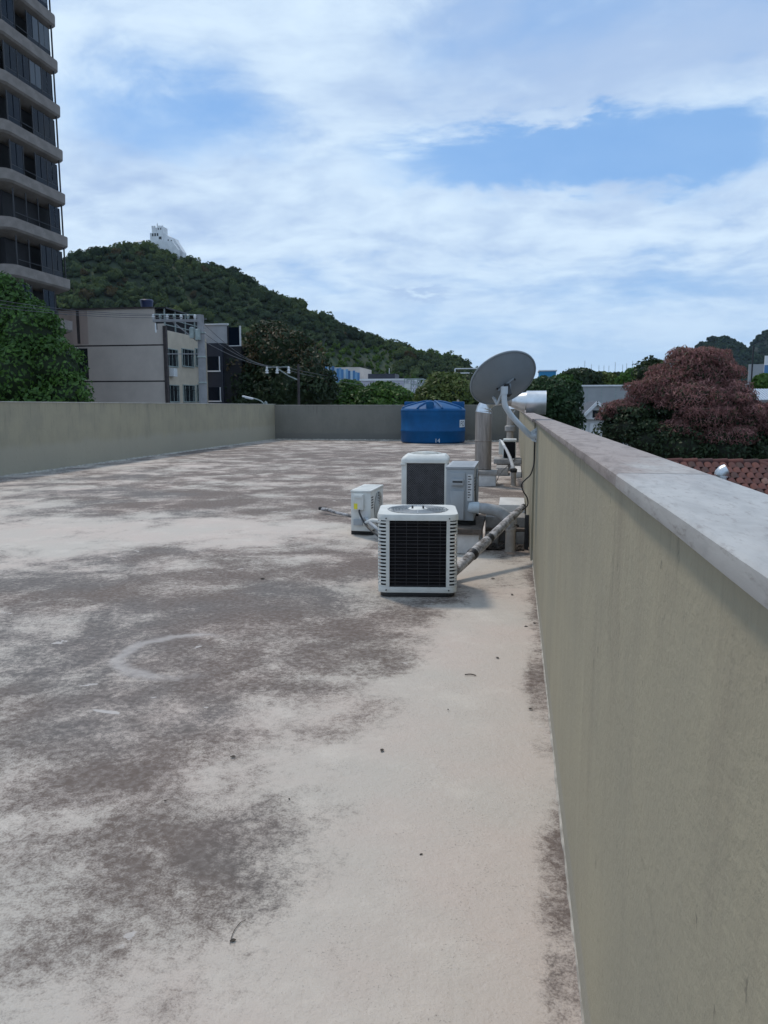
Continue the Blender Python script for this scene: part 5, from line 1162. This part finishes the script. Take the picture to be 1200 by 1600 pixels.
MB().box(-w, w, 0, 8, 0, z-GZ).build('wall', pmat('bright_blue_wall', (0.03,0.22,0.42), 0.7, 0.08), t); MB().box(-w-0.2, w+0.2, -0.2, 8.2, z-GZ, z-GZ+0.25).build('roof_edge', M_lime, t); MB().box(-w*0.7, -w*0.2, -0.04, -0.002, z-GZ-2.0, z-GZ-0.9).build('window', M_win, t)
a0, b0, z = pbox(896, 985, 604, 72)
M_gw = pmat('grey_warehouse', (0.33,0.34,0.35), 0.9, 0.08, 0.5, dirt=0.2, dirtcol=(0.2,0.2,0.2), dscale=0.5)
t = thing('warehouse', 'plain grey warehouse wall behind the small gabled house', 'building', ((a0+b0)/2, 72, GZ)); w = (b0-a0)/2; hz = z-GZ
MB().box(-w, w, 0, 14, 0, hz).build('wall', M_gw, t); MB().box(-w-0.1, w+0.1, -0.1, 14.1, hz, hz+0.14).build('roof_edge', M_lime, t)
for i in range(1, 4): MB().box(-w+2*w*i/4-0.03, -w+2*w*i/4+0.03, -0.02, -0.001, 0, hz).build('wall_joint', M_cer, t)
# small gabled house
HY = 48.0; ga = at(893, 640, HY).x; gb = at(948, 640, HY).x; gz = at(925, 632, HY).z; ez_ = at(925, 655, HY).z
t = thing('gabled_house', 'small white gabled house with dark tiled roof left of the pink tree', 'house', ((ga+gb)/2, HY, GZ)); w = (gb-ga)/2; e_ = ez_-GZ; gg = gz-GZ
MB().box(-w, w, 0.2, 7, 0, e_).build('wall', M_lab, t)
rx0 = at(917, 640, HY).x-(ga+gb)/2
MB().add([(rx0-0.2,-0.1,e_),(w+0.5,-0.1,e_),((rx0+w)/2,-0.1,gg),(rx0-0.2,0.1,e_),(w+0.5,0.1,e_),((rx0+w)/2,0.1,gg)], [(0,1,2),(5,4,3),(0,3,4,1),(1,4,5,2),(2,5,3,0)]).build('gable', M_lime, t)
for s in (-1, 1):
    a_ = Vector(((rx0+w)/2, -0.3, gg+0.12)); b2 = Vector(((rx0-0.5) if s < 0 else (w+0.8), -0.3, e_-0.1)); MB().bar(a_, b2, 0.12, 0.18).build('bargeboard', M_lime, t)
    a2 = a_+Vector((0,7,0)); b3 = b2+Vector((0,7,0)); u_ = Vector((0,0,0.08)); MB().add([a_+u_,b2+u_,b3+u_,a2+u_,a_,b2,b3,a2], [(0,1,2,3),(7,6,5,4),(0,4,5,1),(1,5,6,2),(2,6,7,3),(3,7,4,0)]).build('roof_slope', M_navy, t)
for i in range(4): MB().box(-w+0.15+i*0.5, -w+0.45+i*0.5, 0.12, 0.198, e_-2.6, e_-0.25).build('pilaster', M_lime, t)
MB().box((rx0+w)/2-0.25, (rx0+w)/2+0.25, -0.13, -0.102, e_+0.1, e_+0.55).build('vent', M_win, t)
# building and sign at the right edge
SY = 95.0; a0 = at(1168, 575, SY).x; b0 = at(1225, 575, SY).x; z = at(1180, 566, SY).z
t = thing('office_building', 'grey building carrying a rooftop screen beyond the pink tree', 'building', ((a0+b0)/2, SY, GZ)); w = (b0-a0)/2; hz = z-GZ
MB().box(-w, w, 0, 10, 0, at(1180,600,SY).z-GZ).build('wall', M_gw, t); MB().box(-w+0.3, 0.9, 0.5, 0.7, hz-2.6, hz-0.2).build('roof_screen', M_gw, t)
for i in range(5): MB().box(-w+0.4+i*0.85, -w+1.0+i*0.85, -0.05, -0.002, hz-4.2, hz-3.2).build('window', M_win, t)
for x in (-w+0.4, 0.8): MB().bar((x, 0.8, hz-3.2), (x, 0.8, hz-0.2), 0.14).build('screen_post', M_fr, t)
t = thing('billboard', 'white sign with blue band on a dark post at the edge of the hills', 'sign', (at(1199, 575, 80).x, 80, GZ)); hz = at(1196, 556, 80).z-GZ
MB().bar((-1.4,0,0), (-1.4,0,hz+1.0), 0.12).build('post', M_fr, t); MB().bar((1.4,0,0), (1.4,0,hz), 0.2).build('post', M_fr, t); b_ = MB().box(-0.35, 2.2, -0.2, -0.11, hz-1.7, hz).build('board', M_lime, t); MB().box(-0.35, 2.2, -0.22, -0.202, hz-1.7, hz-0.9).build('blue_band', M_bl[0], b_)
a0, b0, z = pbox(1178, 1235, 607, 52)
t = thing('metal_roof_shed', 'shed with grey ribbed metal roof below the green tree', 'shed', ((a0+b0)/2, 52, GZ)); w = (b0-a0)/2; hz = z-GZ
MB().box(-w, w, 0.2, 6, 0, hz-0.75).build('wall', M_gw, t)
for i in range(12): x0 = -w+2*w*i/12; MB().add([(x0+.01,0,hz-0.75),(x0+2*w/12-.03,0,hz-0.75),(x0+2*w/12-.03,3,hz),(x0+.01,3,hz),(x0+.01,0,hz-0.70),(x0+2*w/12-.03,0,hz-0.70),(x0+2*w/12-.03,3,hz+.05),(x0+.01,3,hz+.05)], [(3,2,1,0),(4,5,6,7),(0,1,5,4),(1,2,6,5),(2,3,7,6),(3,0,4,7)]).build('roof_sheet', M_galv, t)
# far masts behind the warehouse
rr = random.Random(6)
for i, px in enumerate((903, 914, 925, 936, 944, 952, 961, 973, 980, 988)):
    Y = 175+i*2.5; b2 = at(px, 600, Y); tp = at(px+rr.uniform(-1,1), rr.uniform(560, 574), Y)
    o = MB().tube([(0,0,0), (tp.x-b2.x,0,tp.z-GZ)], [0.16, 0.05], 6).build('mast', M_cer, loc=(b2.x, Y, GZ)); tag(o, 'thin bare mast standing above the far trees', 'mast', 'far masts beyond the warehouse')

# ------------------------------------------------------------------ red tiled house beside the parapet
RY_ = 20.0; rz = at(1110, 721.5, RY_).z; r0 = at(1040, 721, RY_).x; r1 = at(1186, 722, RY_).x
M_t = [pmat('clay_tile', c, 0.85, 0.25, 6, dirt=0.4, dirtcol=(0.05,0.035,0.03)) for c in ((0.075,0.024,0.020),(0.105,0.034,0.026),(0.05,0.022,0.020),(0.15,0.08,0.065))]
t = thing('tiled_house', 'house with old red clay tile roof just below the parapet', 'house', ((r0+r1)/2, RY_, GZ)); L0 = Vector(t.location); w = (r1-r0)/2+0.0; hz = rz-GZ
SL = math.tan(R_(23)); run = 4.6; ez_ = hz-run*SL
MB().add([(-w,0,hz-0.06),(w,0,hz-0.06),(-w-2.6,-run,ez_-0.06),(w+4.0,-run,ez_-0.06),(-w-2.6,run,ez_-0.06),(w+4.0,run,ez_-0.06)], [(0,2,3,1),(1,3,5),(1,5,4,0),(0,4,2),(2,4,5,3)]).build('roof_deck', M_trim, t)
MB().box(-w-2.2, w+3.6, -run+0.4, run-0.4, 0, ez_+0.1).build('wall', M_yel2, t)
tw, tl = 0.175, 0.27; n = 6; tms = []
for mt in M_t:
    m = MB(); rs = []
    for yy_, rad in ((0.0, tw*0.50), (-tl*1.12, tw*0.56)):
        rs.append([(rad*math.cos(PI*i/n), yy_*math.cos(R_(23)), yy_*SL*math.cos(R_(23))+rad*0.62*math.sin(PI*i/n)) for i in range(n+1)]+[(rad*0.86*math.cos(PI*i/n), yy_*math.cos(R_(23)), yy_*SL*math.cos(R_(23))+rad*0.62*0.86*math.sin(PI*i/n)-0.001) for i in range(n, -1, -1)])
    me = m.rings(rs).mesh('roof_tile', mt, smooth=50); tms.append(me)
rr = random.Random(9); cnt = 0
for j in range(11):
    yj = -0.10-j*tl*math.cos(R_(23)); zj = hz+yj*SL+0.0
    xa = -w-2.6*(-yj/run)*0.9; xb = w+4.0*(-yj/run)*0.93
    i = 0; x = xa+tw/2
    while x < xb and cnt < 290:
        if x > -w-0.6:
            o = link('roof_tile', rr.choices(tms, (4,3,2,1))[0], t, (x+rr.uniform(-.008,.008), yj, zj+rr.uniform(-.004,.006))); o.rotation_euler.z = rr.uniform(-.03,.03); cnt += 1
        x += tw*1.08
for i in range(int(2*w/0.36)+1):
    m = MB(); MB_ = m.tube([(0,0,0),(0.40,0,0.012)], [0.10,0.115], 10); m.build('ridge_tile', M_t[i % 3], t, smooth=50, loc=(-w+i*0.36, 0, hz-0.03))
for i in range(14):
    a_ = Vector((w,0,hz)).lerp(Vector((w+4.0,-run,ez_)), i/14); b2 = Vector((w,0,hz)).lerp(Vector((w+4.0,-run,ez_)), (i+1.1)/14); MB().tube([a_-_Z*0.03, b2-_Z*0.02], [0.10,0.115], 10).build('hip_tile', M_t[(i*2) % 3], t, smooth=50)
vp = at(1125, 752, 18.6)
t = thing('roof_vent', 'silver bent vent pipe sticking out of the red tiled roof', 'vent', tuple(vp)); L0 = Vector(t.location)
MB().tube([(0,0,-0.25),(0,0,0.12)], 0.145, 20).build('pipe', M_galv, t, smooth=40); MB().tube([(0,0,0.12),(0.02,0,0.18),(0.07,0,0.24),(0.13,0,0.27)], [0.15,0.155,0.155,0.15], 20).build('elbow', M_galv, t, smooth=40)
MB().lathe([(0.15,0.09),(0.165,0.095),(0.165,0.125),(0.15,0.13)], 20).build('collar', M_galv, t, smooth=40)
# ------------------------------------------------------------------ haze
hm = bpy.data.materials.new('haze'); hm.use_nodes = True; hn = hm.node_tree; hn.nodes.clear()
pv = hn.nodes.new('ShaderNodeVolumePrincipled'); pv.inputs['Color'].default_value = (0.60, 0.80, 1.0, 1); pv.inputs['Density'].default_value = 0.000025; pv.inputs['Anisotropy'].default_value = 0.2
ho = hn.nodes.new('ShaderNodeOutputMaterial'); hn.links.new(pv.outputs[0], ho.inputs['Volume'])
o = MB().box(-4700, 4700, -800, 5700, GZ-1, 420).build('haze', hm); tag(o, kind='stuff')
